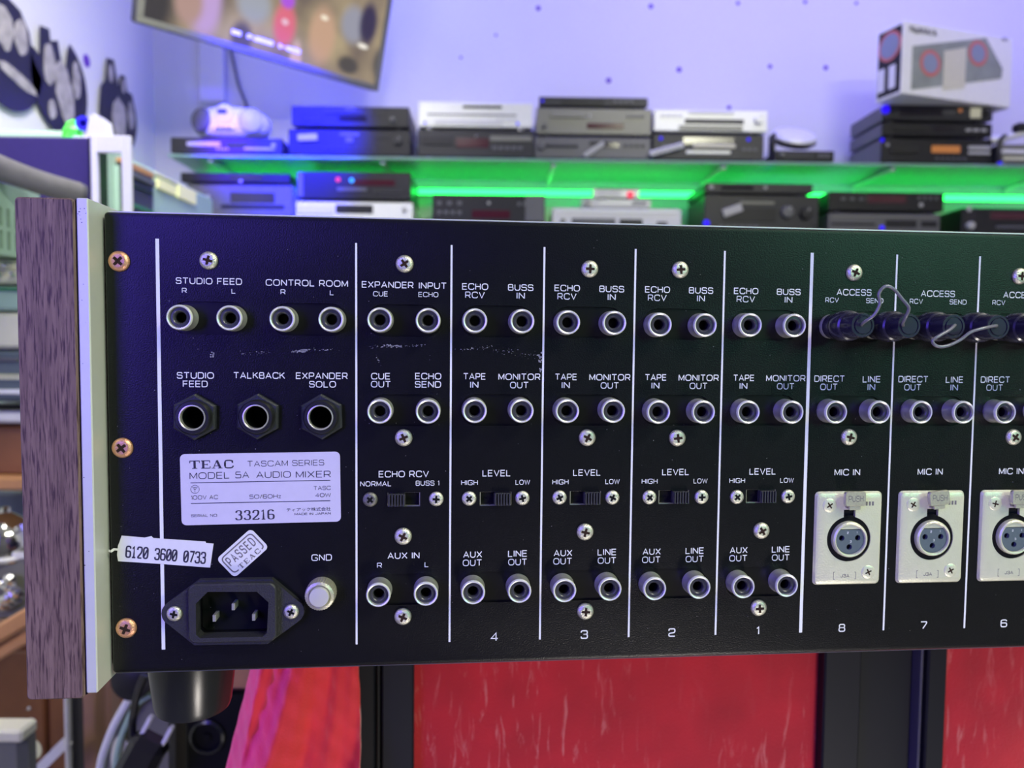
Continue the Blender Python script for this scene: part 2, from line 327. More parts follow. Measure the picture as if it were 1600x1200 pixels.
def link(name, data, m=None, parent=None, loc=(0, 0, 0), rot=(0, 0, 0), label=None, kind=None):
    o = bpy.data.objects.new(name, data); COL.objects.link(o); o.location = loc; o.rotation_euler = rot
    if parent: o.parent = parent
    if m is not None and data is not None:
        if not data.materials: data.materials.append(m)
        elif data.materials[0] != m:
            o.material_slots[0].link = 'OBJECT'; o.material_slots[0].material = m
    if label: o['label'] = label
    if kind: o['kind'] = kind
    return o
def thing(name, label, cat, loc=(0, 0, 0), rz=0.0, group=None, rot=None):
    o = bpy.data.objects.new(name, None); COL.objects.link(o); o.location = loc; o.rotation_euler = rot or (0, 0, rz); o.empty_display_size = 0.05
    o['label'] = label; o['category'] = cat
    if group: o['group'] = group
    return o
def tag(o, label, cat, group=None):
    o['label'] = label; o['category'] = cat
    if group: o['group'] = group
    return o

# ---------------------------------------------------------------- stroke lettering (wide squarish panel face)
def G(w, *st): return (w, st)
def P_(pts, r=0.0, closed=False, th=None): return (pts, r, closed, th)
FONT = {}
def _font():
    f = FONT; R = .42
    f['A'] = G(1.0, P_([(0, 0), (.5, 1), (1.0, 0)]), P_([(.18, .32), (.82, .32)]))
    f['B'] = G(.85, P_([(0, .53), (.80, .53), (.80, 1), (0, 1), (0, 0), (.85, 0), (.85, .53), (.5, .53)], .2))
    f['C'] = G(1.0, P_([(1, .74), (1, 1), (0, 1), (0, 0), (1, 0), (1, .26)], R))
    f['D'] = G(.95, P_([(0, 0), (0, 1)]), P_([(0, 1), (.95, 1), (.95, 0), (0, 0)], R))
    f['E'] = G(.8, P_([(.8, 1), (0, 1), (0, 0), (.8, 0)]), P_([(0, .52), (.74, .52)]))
    f['F'] = G(.78, P_([(.78, 1), (0, 1), (0, 0)]), P_([(0, .5), (.7, .5)]))
    f['G'] = G(1.0, P_([(1, .78), (1, 1), (0, 1), (0, 0), (1, 0), (1, .45), (.55, .45)], .34))
    f['H'] = G(.88, P_([(0, 0), (0, 1)]), P_([(.88, 0), (.88, 1)]), P_([(0, .52), (.88, .52)]))
    f['I'] = G(.02, P_([(0, 0), (0, 1)]))
    f['J'] = G(.7, P_([(.7, 1), (.7, 0), (0, 0), (0, .3)], .3))
    f['K'] = G(.85, P_([(0, 0), (0, 1)]), P_([(.82, 1), (.05, .45)]), P_([(.3, .62), (.88, 0)]))
    f['L'] = G(.72, P_([(0, 1), (0, 0), (.72, 0)]))
    f['M'] = G(1.0, P_([(0, 0), (0, 1)]), P_([(1.0, 0), (1.0, 1)]), P_([(0, 1), (.5, .12), (1.0, 1)]))
    f['N'] = G(.9, P_([(0, 0), (0, 1)]), P_([(.9, 0), (.9, 1)]), P_([(0, 1), (.9, 0)]))
    f['O'] = G(1.08, P_([(0, 0), (0, 1), (1.08, 1), (1.08, 0)], .46, True))
    f['P'] = G(.85, P_([(0, 0), (0, 1)]), P_([(0, 1), (.85, 1), (.85, .42), (0, .42)], .26))
    f['R'] = G(.9, P_([(0, 0), (0, 1)]), P_([(0, 1), (.86, 1), (.86, .42), (0, .42)], .26), P_([(.5, .42), (.9, 0)]))
    f['S'] = G(.86, P_([(.84, .78), (.84, 1), (0, 1), (0, .53), (.86, .53), (.86, 0), (0, 0), (0, .24)], .23))
    f['T'] = G(.9, P_([(0, 1), (.9, 1)]), P_([(.45, 0), (.45, 1)]))
    f['U'] = G(.92, P_([(0, 1), (0, 0), (.92, 0), (.92, 1)], R))
    f['V'] = G(.98, P_([(0, 1), (.49, 0), (.98, 1)]))
    f['W'] = G(1.4, P_([(0, 1), (.35, 0), (.7, .95), (1.05, 0), (1.4, 1)]))
    f['X'] = G(.92, P_([(0, 1), (.92, 0)]), P_([(.92, 1), (0, 0)]))
    f['z'] = G(.55, P_([(0, .66), (.55, .66), (0, 0), (.55, 0)]))
    f['0'] = f['O']; f['1'] = G(.22, P_([(0, .78), (.22, 1), (.22, 0)]))
    f['2'] = G(.82, P_([(0, .74), (0, 1), (.82, 1), (.82, .5), (.0, .38), (0, 0), (.84, 0)], .2))
    f['3'] = G(.84, P_([(0, .76), (0, 1), (.82, 1), (.82, .53), (.3, .53)], .22), P_([(.3, .53), (.84, .53), (.84, 0), (0, 0), (0, .24)], .22))
    f['4'] = G(.88, P_([(.66, 0), (.66, 1), (0, .28), (.88, .28)]))
    f['5'] = G(.84, P_([(.8, 1), (.06, 1), (0, .56), (.84, .58), (.84, 0), (0, 0), (0, .2)], .14))
    f['6'] = G(.86, P_([(.82, .8), (.82, 1), (0, 1), (0, 0), (.86, 0), (.86, .56), (0, .56)], .26))
    f['7'] = G(.84, P_([(0, 1), (.84, 1), (.84, .8), (.3, 0)], .1))
    f['8'] = G(.86, P_([(.04, .53), (.04, 1), (.82, 1), (.82, .53)], .22, True), P_([(0, 0), (0, .53), (.86, .53), (.86, 0)], .24, True))
    f['.'] = G(.02, P_([(0, 0), (.02, 0)])); f['/'] = G(.4, P_([(0, 0), (.4, 1)])); f[' '] = G(.30)
    f['m'] = f['M']; f['a'] = f['A']; f['r'] = G(.5, P_([(0, 0), (0, .68), (.45, .68)], .2)); f['k'] = G(.6, P_([(0, 0), (0, 1)]), P_([(.55, .68), (0, .3)]), P_([(.2, .42), (.6, 0)]))
    f['u'] = G(.6, P_([(0, .68), (0, 0), (.6, 0), (.6, .68)], .25)); f['n'] = G(.6, P_([(0, 0), (0, .68), (.6, .68), (.6, 0)], .25))
_font()
SERIF = {  # heavy slab letters for the maker's name: stroke thickness given per stroke
    'T': G(1.15, P_([(.57, 0), (.57, 1)], th=.26), P_([(0, .97), (1.15, .97)], th=.09), P_([(.03, .97), (.03, .70)], th=.08), P_([(1.12, .97), (1.12, .70)], th=.08), P_([(.28, .02), (.87, .02)], th=.08)),
    'E': G(1.05, P_([(.25, 0), (.25, 1)], th=.26), P_([(0, .97), (1.0, .97)], th=.09), P_([(.25, .5), (.72, .5)], th=.08), P_([(0, .03), (1.05, .03)], th=.09), P_([(1.0, .97), (1.0, .72)], th=.08), P_([(1.03, .03), (1.03, .28)], th=.08), P_([(.72, .62), (.72, .38)], th=.07)),
    'A': G(1.25, P_([(.2, .02), (.6, 1)], th=.09), P_([(.6, 1), (1.0, .02)], th=.26), P_([(.3, .3), (.9, .3)], th=.08), P_([(0, .02), (.42, .02)], th=.07), P_([(.72, .02), (1.25, .02)], th=.07)),
    'C': G(1.1, P_([(1.0, .66), (.95, .95), (.6, .98), (.13, .95), (.13, .05), (.6, .02), (1.0, .05), (1.08, .30)], .35, th=.15), P_([(.13, .74), (.13, .26)], th=.22), P_([(1.02, .97), (1.02, .66)], th=.08)),
    ' ': G(.4)}
def _round(pts, r, closed):
    if r <= 0: return pts
    n = len(pts); out = []
    for i, p in enumerate(pts):
        if not closed and i in (0, n - 1): out.append(p); continue
        a, b = pts[i - 1], pts[(i + 1) % n]
        la = math.dist(a, p); lb = math.dist(b, p)
        ka = 1.0 if (not closed and i == 1) else .5; kb = 1.0 if (not closed and i == n - 2) else .5
        t = min(r, la * ka, lb * kb)
        A = (p[0] + (a[0] - p[0]) * t / la, p[1] + (a[1] - p[1]) * t / la); B = (p[0] + (b[0] - p[0]) * t / lb, p[1] + (b[1] - p[1]) * t / lb)
        for k in range(6):
            u = k / 5; k0, k1, k2 = (1 - u) ** 2, 2 * u * (1 - u), u * u
            # slightly squarer than a parabola
            out.append((A[0] * k0 + (p[0] * 1.0) * k1 + B[0] * k2, A[1] * k0 + p[1] * k1 + B[1] * k2))
    q = [out[0]]
    for p in out[1:]:
        if math.dist(p, q[-1]) > 1e-4: q.append(p)
    if closed and math.dist(q[0], q[-1]) < 1e-4: q.pop()
    return q
def ribbon(mb, pts, th, closed, xf, nib=None):
    n = len(pts); L = []
    for i, p in enumerate(pts):
        a = pts[i - 1] if (i or closed) else None; b = pts[(i + 1) % n] if (i < n - 1 or closed) else None
        def nrm(u, v):
            d = math.dist(u, v); return (-(v[1] - u[1]) / d, (v[0] - u[0]) / d)
        if a is None: m = nrm(p, b); k = 1
        elif b is None: m = nrm(a, p); k = 1
        else:
            n1, n2 = nrm(a, p), nrm(p, b); m = (n1[0] + n2[0], n1[1] + n2[1]); l = math.hypot(*m)
            if l < .3: m = n1; k = 1
            else: m = (m[0] / l, m[1] / l); k = min(1.5, 1 / max(.3, m[0] * n1[0] + m[1] * n1[1]))
        h = th / 2 if nib is None else .5 * math.hypot(nib[0] * m[0], nib[1] * m[1])
        L.append(((p[0] + m[0] * h * k, p[1] + m[1] * h * k), (p[0] - m[0] * h * k, p[1] - m[1] * h * k)))
    vs = []; fs = []
    for l, r in L: vs += [xf(*l), xf(*r)]
    for i in range(n if closed else n - 1):
        j = (i + 1) % n; fs.append((2 * i, 2 * i + 1, 2 * j + 1, 2 * j))
    mb.add(vs, fs)
def word(s, cx, cz, w, h, y, font=None, th=.15, gap=.30, ang=0.0, nib=None, cond=1.0, mb=None):
    """one printed word as flat ribbons on the plane y, fitted to width w and height h (local units)"""
    font = font or FONT; xs = 0; items = []
    for ch in s:
        g = font.get(ch, font.get(' ')); items.append((xs, g)); xs += g[0] * cond + gap
    tot = xs - gap
    lo, hi = -th / 2, 1 + th / 2
    sx = w / (tot + th); sz = h / (hi - lo); ca, sa = math.cos(ang), math.sin(ang)
    mb = mb or MB()
    for x0, g in items:
        for pts, r, cl, t in g[1]:
            P = _round([(p[0] * cond, p[1]) for p in pts], r, cl)
            def xf(x, z):
                X = (x0 + x + th / 2 - (tot + th) / 2) * sx; Z = (z - .5) * sz
                return (cx + X * ca - Z * sa, y, cz + X * sa + Z * ca)
            ribbon(mb, P, t if t else th, cl, xf, nib if not t else None)
    return mb

# ================================================================ SETTING: the shop
XL, XR, YB, YF, ZC = -1.40, 3.0, 3.15, -2.4, 3.0
def struct(name, mb, m, label=None, parent=None, smooth=0):
    o = link(name, mb.mesh(name, smooth), m, parent)
    if not parent: o['kind'] = 'structure'
    if label: o['label'] = label
    return o
struct('floor', MB().box(XL - .1, YF - .1, -.05, XR + .1, YB + .1, 0), K['floor'])
struct('ceiling', MB().box(XL - .1, YF - .1, ZC, XR + .1, YB + .1, ZC + .1), K['ceiling'])
wb = struct('wall_back', MB().box(XL, YB, 0, XR, YB + .1, ZC), K['wall'])
wl = struct('wall_left', MB().box(XL - .1, YF, 0, XL, YB + .1, ZC), K['wall'])
struct('wall_right', MB().box(XR, YF, 0, XR + .1, YB + .1, ZC), K['wall'])
struct('wall_front', MB().box(XL, YF - .1, 0, XR, YF, ZC), K['wallfront'])
dm = MB().lathe([(.013, 0), (.013, .0015), (.011, .002)], 16).mesh('wall_dot')  # violet discs painted in place of the projector's light spots
for px, py, k in [(951, 126, 1), (1061, 109, 1), (1203, 104, .8), (1290, 106, .9), (841, 13, .9), (1017, 10, .9), (1153, 5, .7), (1258, 3, .7), (1338, 5, .6), (1139, 168, .8), (1432, 48, .8), (775, 55, .5), (720, 90, .5)]:
    p = at(px, py, YB); o = link('wall_dot', dm, K['dot'], wb, p); o.scale = (k * .8, 1, k * .8)
p = at_x(135, 95, XL); o = link('wall_dot', dm, K['dot'], wl, p, (0, 0, PI / 2)); o.scale = (1.6, 1, 1.6)

# ================================================================ AUDIO MIXER (local frame: x right, z up, y into the machine; mm)
RZ = math.radians(4.62)
MIX = Vector((-0.0214, 0.2651, CAMZ))
mixer = thing('audio_mixer', 'black rear panel of an audio mixer with many sockets and walnut end cheek', 'audio mixer', MIX, RZ)
def mm(mb): 
    mb.v = [(a * .001, b * .001, c * .001) for a, b, c in mb.v]; return mb
def mpart(name, mb, m, loc=(0, 0, 0), parent=None, smooth=35, label=None, rot=(0, 0, 0), kind=None):
    return link(name, mm(mb).mesh(name, smooth), m, parent or mixer, [c * .001 for c in loc], rot, label, kind)
PX0, PX1, PZ0, PZ1 = -110.0, 404.0, -113.6, 41.3
DIV = [-93.1, -28.4, 3.78, 35.8, 67.95, 100.1, 132.3, 164.3, 196.2, 228.2]
COLS4 = [3.78, 35.6, 67.68, 99.95]
def stadium(cx, cz, L=25.6, H=10.9):
    r = H / 2; a = L / 2 - r
    return [(cx + a + r * math.cos(t), cz + r * math.sin(t)) for t in [math.radians(-90 + 180 * k / 8) for k in range(9)]] + \
           [(cx - a + r * math.cos(t), cz + r * math.sin(t)) for t in [math.radians(90 + 180 * k / 8) for k in range(9)]]
pairs = [(-76.75, 6.87), (-44.0, 6.82), (-12.1, 6.88), (-12.05, -23.87), (-12.5, -86.5)]
for c in COLS4:
    for z in (6.75 if c > 60 else 6.95, -23.7, -86.3): pairs.append((c + 15.95, z))
pairs8 = [(148.4, 6.6), (148.4, -23.87), (180.4, 6.6), (180.4, -23.92), (212.4, 6.6), (212.5, -23.9)]
pairs += pairs8
slots = [(-12.25, -54.9, 1)] + [(c + 15.9, -54.95, 0) for c in COLS4]
IEC = [(-80.8, -98.9), (-79.6, -100.1), (-59.0, -100.1), (-57.7, -98.9), (-57.1, -88.4), (-60.9, -84.7), (-76.9, -84.4), (-80.8, -88.4)]
XLRX = [148.9, 180.95, 213.05]
holes = [stadium(*p) for p in pairs]
holes += [[(x - 5.6, z - 2.45), (x + 5.6, z - 2.45), (x + 5.6, z + 2.45), (x - 5.6, z + 2.45)] for x, z, s in slots]
holes += [IEC] + [circle(x, z, 4.6, 16) for x, z in ((-81.3, -26.1), (-60.9, -26.0), (-39.8, -26.0))] + [circle(x, -70.9, 8.6, 20) for x in XLRX]
def rect_(i, r): return rrect(PX0 + i, PZ0 + i, PX1 - i, PZ1 - i, max(.4, r - i), 3)
panel = mpart('rear_panel', MB().prism(rect_(0, 1.2), 0, 2.0, holes, bev=[(rect_(1.3, 1.5), 0), (rect_(.6, 1.4), .12), (rect_(.15, 1.25), .6), (rect_(0, 1.2), 1.2)]), K['panel'], smooth=30)
mpart('chassis', MB().box(PX0 + 1.5, 1.9, PZ0 + .6, PX0 + 3, 420, PZ1 - .6).box(PX1 - 3, 1.9, PZ0 + .6, PX1 - 1.5, 420, PZ1 - .6).box(PX0 + 3, 1.9, PZ1 - 2.2, PX1 - 3, 420, PZ1 - .6).box(PX0 + 3, 1.9, PZ0 + .6, PX1 - 3, 420, PZ0 + 2.2).box(PX0 + 3, 30, PZ0 + 2.2, PX1 - 3, 31, PZ1 - 2.2), K['matblack'], smooth=0)
mpart('top_lip', MB().box(PX0 + 1, 1.0, PZ1 - .8, PX1 - 1, 420, PZ1 + .42, .15), K['alu'], smooth=0)
mpart('bottom_lip', MB().box(PX0 + 1, 1.0, PZ0 - .32, PX1 - 1, 420, PZ0 + .6, .1), K['lgrey'], smooth=0)
# divider lines
for i, x in enumerate(DIV):
    t = .58 if i in (0, 6) else .33
    mpart('divider_line', MB().prism([(x - t, -105.6), (x + t, -105.6), (x + t, 32.8), (x - t, 32.8)], -.06, .0), K['ink'], smooth=0)
# walnut end cheek with an aluminium edge
def cheek(side):
    s = side; X = (lambda a: a) if s > 0 else (lambda a: PX0 + PX1 - a)
    ol = rrect(-133.0, -117.8, -114.7, 44.0, 1.4, 4)
    il = rrect(-132.3, -117.1, -115.4, 43.3, 1.2, 4)
    fl = (lambda P: P) if s > 0 else (lambda P: [(PX0 + PX1 - a, b) for a, b in P][::-1])
    mpart('walnut_cheek', MB().prism(fl(ol), -9, 420, bev=[(fl(il), -9.4), (fl(rrect(-132.8, -117.6, -114.9, 43.8, 1.35, 4)), -8.8)]), K['walnut'], smooth=35)
    y0 = -9.0
    a = MB().box(X(-114.45), y0, -116.0, X(-110.9), 420, 44.0, .35)
    mpart('aluminium_edge', a, K['alu'], smooth=20)
    if s > 0:
        mpart('edge_seam', MB().box(-114.75, -8.7, -116.5, -114.4, 400, 43.6), K['matblack'], smooth=0)
        for q in range(15):
            zz = random.choice([random.uniform(36, 43.5), random.uniform(-116, 40)]); xx = random.uniform(-114.2, -111.5); r = random.uniform(.1, .3)
            sm = MB().prism([(xx + r * random.uniform(.5, 1.3) * math.cos(t), zz + r * random.uniform(.3, .9) * math.sin(t)) for t in [PI / 3 * k for k in range(6)]], y0 - .03, y0 + .02)
            allv.add(sm.v, sm.f)
allv = MB(); cheek(1); cheek(-1)
mpart('edge_chips', allv, K['rust'], smooth=0, kind='stuff')
# rubber / plastic foot below
ft = MB().lathe([(16.4, 0), (16.2, 5), (14.0, 24.4), (13.2, 26.8), (11.4, 27.8)], 48)
ft.v = [(x, z, y) for x, y, z in ft.v]
ft_me = mm(ft).mesh('foot')
for x, y in ((-93, 30), (385, 30), (-93, 385), (385, 385)): link('foot', ft_me, K['foot'], mixer, (x * .001, y * .001, (PZ0 + .6) * .001))

# --- shared meshes
screw_me = mm(MB().lathe([(3.0, -.4), (3.0, .35), (2.75, .8), (2.3, 1.15), (1.9, 1.32), (1.6, 1.36), (0, 1.36)], 28)).mesh('screw')
small_me = mm(MB().lathe([(2.55, -.4), (2.55, .3), (2.35, .7), (1.8, 1.0), (1.5, 1.05), (0, 1.05)], 24)).mesh('screw')
flat_me = mm(MB().lathe([(2.55, -.3), (2.55, .12), (2.4, .22), (1.2, .3), (0, .3)], 28)).mesh('screw')
def cross_mesh(L, W, top, low):
    P = []
    for k in range(4):
        a = k * PI / 2; 
        for (l, s) in ((L, -W), (L, W), (W * 1.15, W * 1.15)): P.append((l * math.cos(a) - s * math.sin(a), l * math.sin(a) + s * math.cos(a)))
    mb = MB().prism(P, -top, -low); return mm(mb).mesh('cross_recess', 0)
cross_me = cross_mesh(1.55, .40, 1.40, .8); cross_s = cross_mesh(1.25, .34, 1.09, .5); cross_f = cross_mesh(1.25, .24, .34, .1)  # raised dark cross standing in for the shade of a recess
def screw(x, z, kind='pan', m='screw', parent=None, y=0, label=None, sc=1.0, rec='rust'):
    me, cr = {'pan': (screw_me, cross_me), 'small': (small_me, cross_s), 'flat': (flat_me, cross_f)}[kind]
    a = random.uniform(0, PI / 2)
    o = link('screw', me, K[m], parent or mixer, (x * .001, -y * .001, z * .001), (0, a, 0), label); o.scale = (sc, 1, sc)
    if parent is None or parent == mixer: link('cross_recess', cr, K[rec], o)
    else:
        # third level not allowed: the recess is a child of the same part
        c = link('cross_recess', cr, K[rec], parent, o.location, (0, a, 0)); c.scale = o.scale
    return o
for i, (x, z) in enumerate([(-76.71, 25.96), (-12.13, 26.07), (-12.31, -33.37), (-12.44, -67.72), (-12.45, -96.05), (51.72, 25.5), (83.98, 25.83), (51.73, -33.47), (84.26, -33.65), (51.46, -67.05), (52.04, -95.69), (116.24, -67.46), (116.01, -95.92), (148.16, 25.94), (211.98, 25.78), (148.3, -33.46), (212.32, -33.58)]):
    screw(x, z)
for x, z in [(-105.23, 25.15), (-105.22, -36.58), (-105.05, -97.8)]: screw(x, z, m='copper', label='coppery rusted screw', sc=1.13)
for i, (x, z) in enumerate([(-23.72, -54.74), (-1.08, -54.76), (10.33, -54.69), (28.98, -54.73), (42.15, -54.65), (61.07, -54.83), (74.51, -54.88), (93.6, -54.95), (106.72, -55.07), (125.87, -55.04)]):
    screw(x, z, 'small', 'screwdull' if i == 0 else 'screw', label='tarnished grey screw' if i == 0 else None, rec='matblack')

# --- phono sockets
barrel_me = mm(MB().lathe([(4.35, -1.2), (4.35, 0), (4.15, .5), (4.1, 4.3), (4.15, 4.9), (4.0, 5.5), (3.75, 5.75), (3.45, 5.6), (3.3, 5.2), (3.3, 3.0)], 36, caps=False)).mesh('barrel')
insul_me = mm(MB().lathe([(3.4, 4.0), (3.32, 4.7), (2.35, 4.75), (2.05, 4.55), (1.85, 4.2), (1.75, 3.6), (1.7, 3.2)], 32, caps=False)).mesh('insulator')
bore_shade_me = mm(MB().lathe([(1.78, 3.7), (1.7, -.8), (0, -.8)], 24, caps=False)).mesh('bore')  # shade of the hole put in as a matte black lining
plate_me = mm(MB().prism(stadium(0, 0, 25.5, 10.8), .2, 1.5)).mesh('jack_plate', 0)
lip_me = mm(MB().lathe([(4.17, 4.9), (4.12, 5.45), (3.85, 5.85), (3.5, 5.7), (3.4, 5.2)], 36, caps=False)).mesh('rim')
def phono(x, z):
    o = link('phono_socket', barrel_me, K['nickel'], mixer, (x * .001, 0, z * .001))
    link('insulator', insul_me, K['insul'], o); link('bore', bore_shade_me, K['matblack'], o); link('rim', lip_me, K['lip'], o)
for x, z in pairs: link('jack_plate', plate_me, K['plate_black'], mixer, (x * .001, .0004, z * .001))
J = [(-84.65, 6.87), (-68.86, 6.87), (-51.95, 6.82), (-36.08, 6.82), (-20.11, 6.88), (-4.06, 6.88), (-20.12, -23.87), (-3.94, -23.87), (-20.53, -86.5), (-4.45, -86.5)]
for c in COLS4:
    d = (7.95, 24.0)
    z1 = 6.4 if c == 67.68 else (6.65 if c > 90 else (6.78 if c > 30 else 6.98))
    J += [(c + d[0], z1), (c + d[1], z1), (c + d[0] + .1, -23.65 if c < 60 else -23.92), (c + d[1] + .1, -23.6 if c < 60 else -23.92), (c + d[0], -86.35), (c + d[1], -86.2)]
for a, b in ((140.23, 156.5), (172.36, 188.39), (204.45, 220.5)): J += [(a, -23.88), (b, -23.88), (a, 6.6), (b, 6.6)]
for x, z in J: phono(x, z)

# --- quarter-inch sockets
hexo = circle(0, 0, 7.75, 6, PI / 2); hexi = circle(0, 0, 7.1, 6, PI / 2)
hex_me = mm(MB().prism(hexo, -1.6, 0, [circle(0, 0, 4.6, 24)], bev=[(hexi, -2.3), (hexo, -1.7)])).mesh('jack_socket', 20)
bush_me = mm(MB().lathe([(5.9, 2.2), (5.8, 3.6), (5.3, 4.3), (4.25, 4.35), (4.05, 4.1), (4.0, 3.0)], 36, caps=False)).mesh('bushing')
hbore_shade_me = mm(MB().lathe([(4.0, 3.6), (3.95, -9), (0, -9)], 32, caps=False)).mesh('bore')  # hole's darkness likewise painted as a black lining
ring_me = mm(MB().lathe([(4.3, 4.3), (4.25, 4.55), (4.0, 4.6), (3.8, 4.4), (3.75, 2.4)], 36, caps=False)).mesh('rim')
for x, z in ((-81.4, -26.1), (-60.95, -25.95), (-39.85, -26.0)):
    o = link('jack_socket', hex_me, K['hexnut'], mixer, (x * .001, 0, z * .001), (0, random.uniform(-.03, .03), 0))
    link('bushing', bush_me, K['black'], o); link('rim', ring_me, K['nickel'], o); link('bore', hbore_shade_me, K['matblack'], o)

# --- slide switches
for x, z, side in slots:
    fr = MB().prism([(x - 5.9, z - 2.9), (x + 5.9, z - 2.9), (x + 5.9, z + 2.9), (x - 5.9, z + 2.9)], .35, 1.9, [[(x - 5.3, z - 2.15), (x + 5.3, z - 2.15), (x + 5.3, z + 2.35), (x - 5.3, z + 2.35)]])
    o = mpart('slide_switch', fr, K['dullnickel'], smooth=0)
    mpart('switch_bed', MB().box(x - 5.5, 2.2, z - 2.5, x + 5.5, 2.6, z + 2.5), K['matblack'], parent=o, smooth=0)
    cx = x - 2.4 if side else x + 2.3
    sl = MB().box(cx - 2.9, -.9, z - 2.1, cx + 2.9, 2.2, z + 2.1, .25)
    for k in range(6): sl.box(cx - 2.7 + k * .98, -1.9, z - 2.05, cx - 2.25 + k * .98, -.8, z + 2.05)
    mpart('slider', sl, K['rib'], parent=o, smooth=0)

# --- power inlet
L1, L2 = (-88.5, -92.4), (-50.1, -92.6)
fl = [(-80.6, -81.2), (-56.6, -81.25)][::-1]
out = [L2[0] + 0, 0]
out = [(-56.6, -81.25)] + [(-80.6, -81.2)] + [(L1[0] + 4.3 * math.cos(t), L1[1] + 4.3 * math.sin(t)) for t in [math.radians(a) for a in (118, 140, 160, 180, 200, 220, 242)]] + [(-82.2, -103.5), (-58.0, -103.7)] + [(L2[0] + 4.3 * math.cos(t), L2[1] + 4.3 * math.sin(t)) for t in [math.radians(a) for a in (-62, -40, -20, 0, 20, 40, 62)]]
IECin = [(a + (.0), b) for a, b in IEC]
inl = mpart('power_inlet', MB().prism(out, -2.4, 0, [IECin], bev=None), K['bakelite'], smooth=20)
rim = rrect(-83.3, -101.9, -54.6, -81.9, 2.4, 5); rimi = rrect(-82.9, -101.5, -55.0, -82.3, 2.2, 5)
mpart('shroud', MB().prism(rim, -4.6, -2.4, [IECin], bev=[(rimi, -5.0), (rim, -4.6)]), K['bakelite'], parent=inl, smooth=20)
mpart('socket_well', MB().prism(IECin, 2.3, 15).box(-83, 14, -102, -55, 15, -82), K['matblack'], parent=inl, smooth=0).hide_render = False
for x, z in ((-75.7, -94.5), (-69.4, -90.7), (-62.7, -94.5)): mpart('pin', MB().box(x - .55, -2.2, z - 1.15, x + .55, 2.4, z + 1.15, .12), K['nickel'], parent=inl, smooth=0)
screw(L1[0], L1[1], 'small', 'screw', inl, 2.4, rec='matblack'); screw(L2[0], L2[1], 'small', 'screw', inl, 2.4, rec='matblack')

# --- ground terminal
gt = mpart('ground_terminal', MB().lathe([(5.0, 0), (5.15, .6), (5.15, 4.4), (4.9, 5.6), (4.0, 6.0), (3.6, 5.7), (3.5, 5.0), (0, 5.0)], 72, knurl=((1, 2, 3), .035)), K['xlrtab'], (-40.15, 0, -86.5), smooth=20)
mpart('terminal_cap', MB().lathe([(3.35, 4.8), (3.35, 6.6), (3.15, 7.0), (1.0, 7.15), (0, 7.15)], 36), K['cap'], parent=gt)

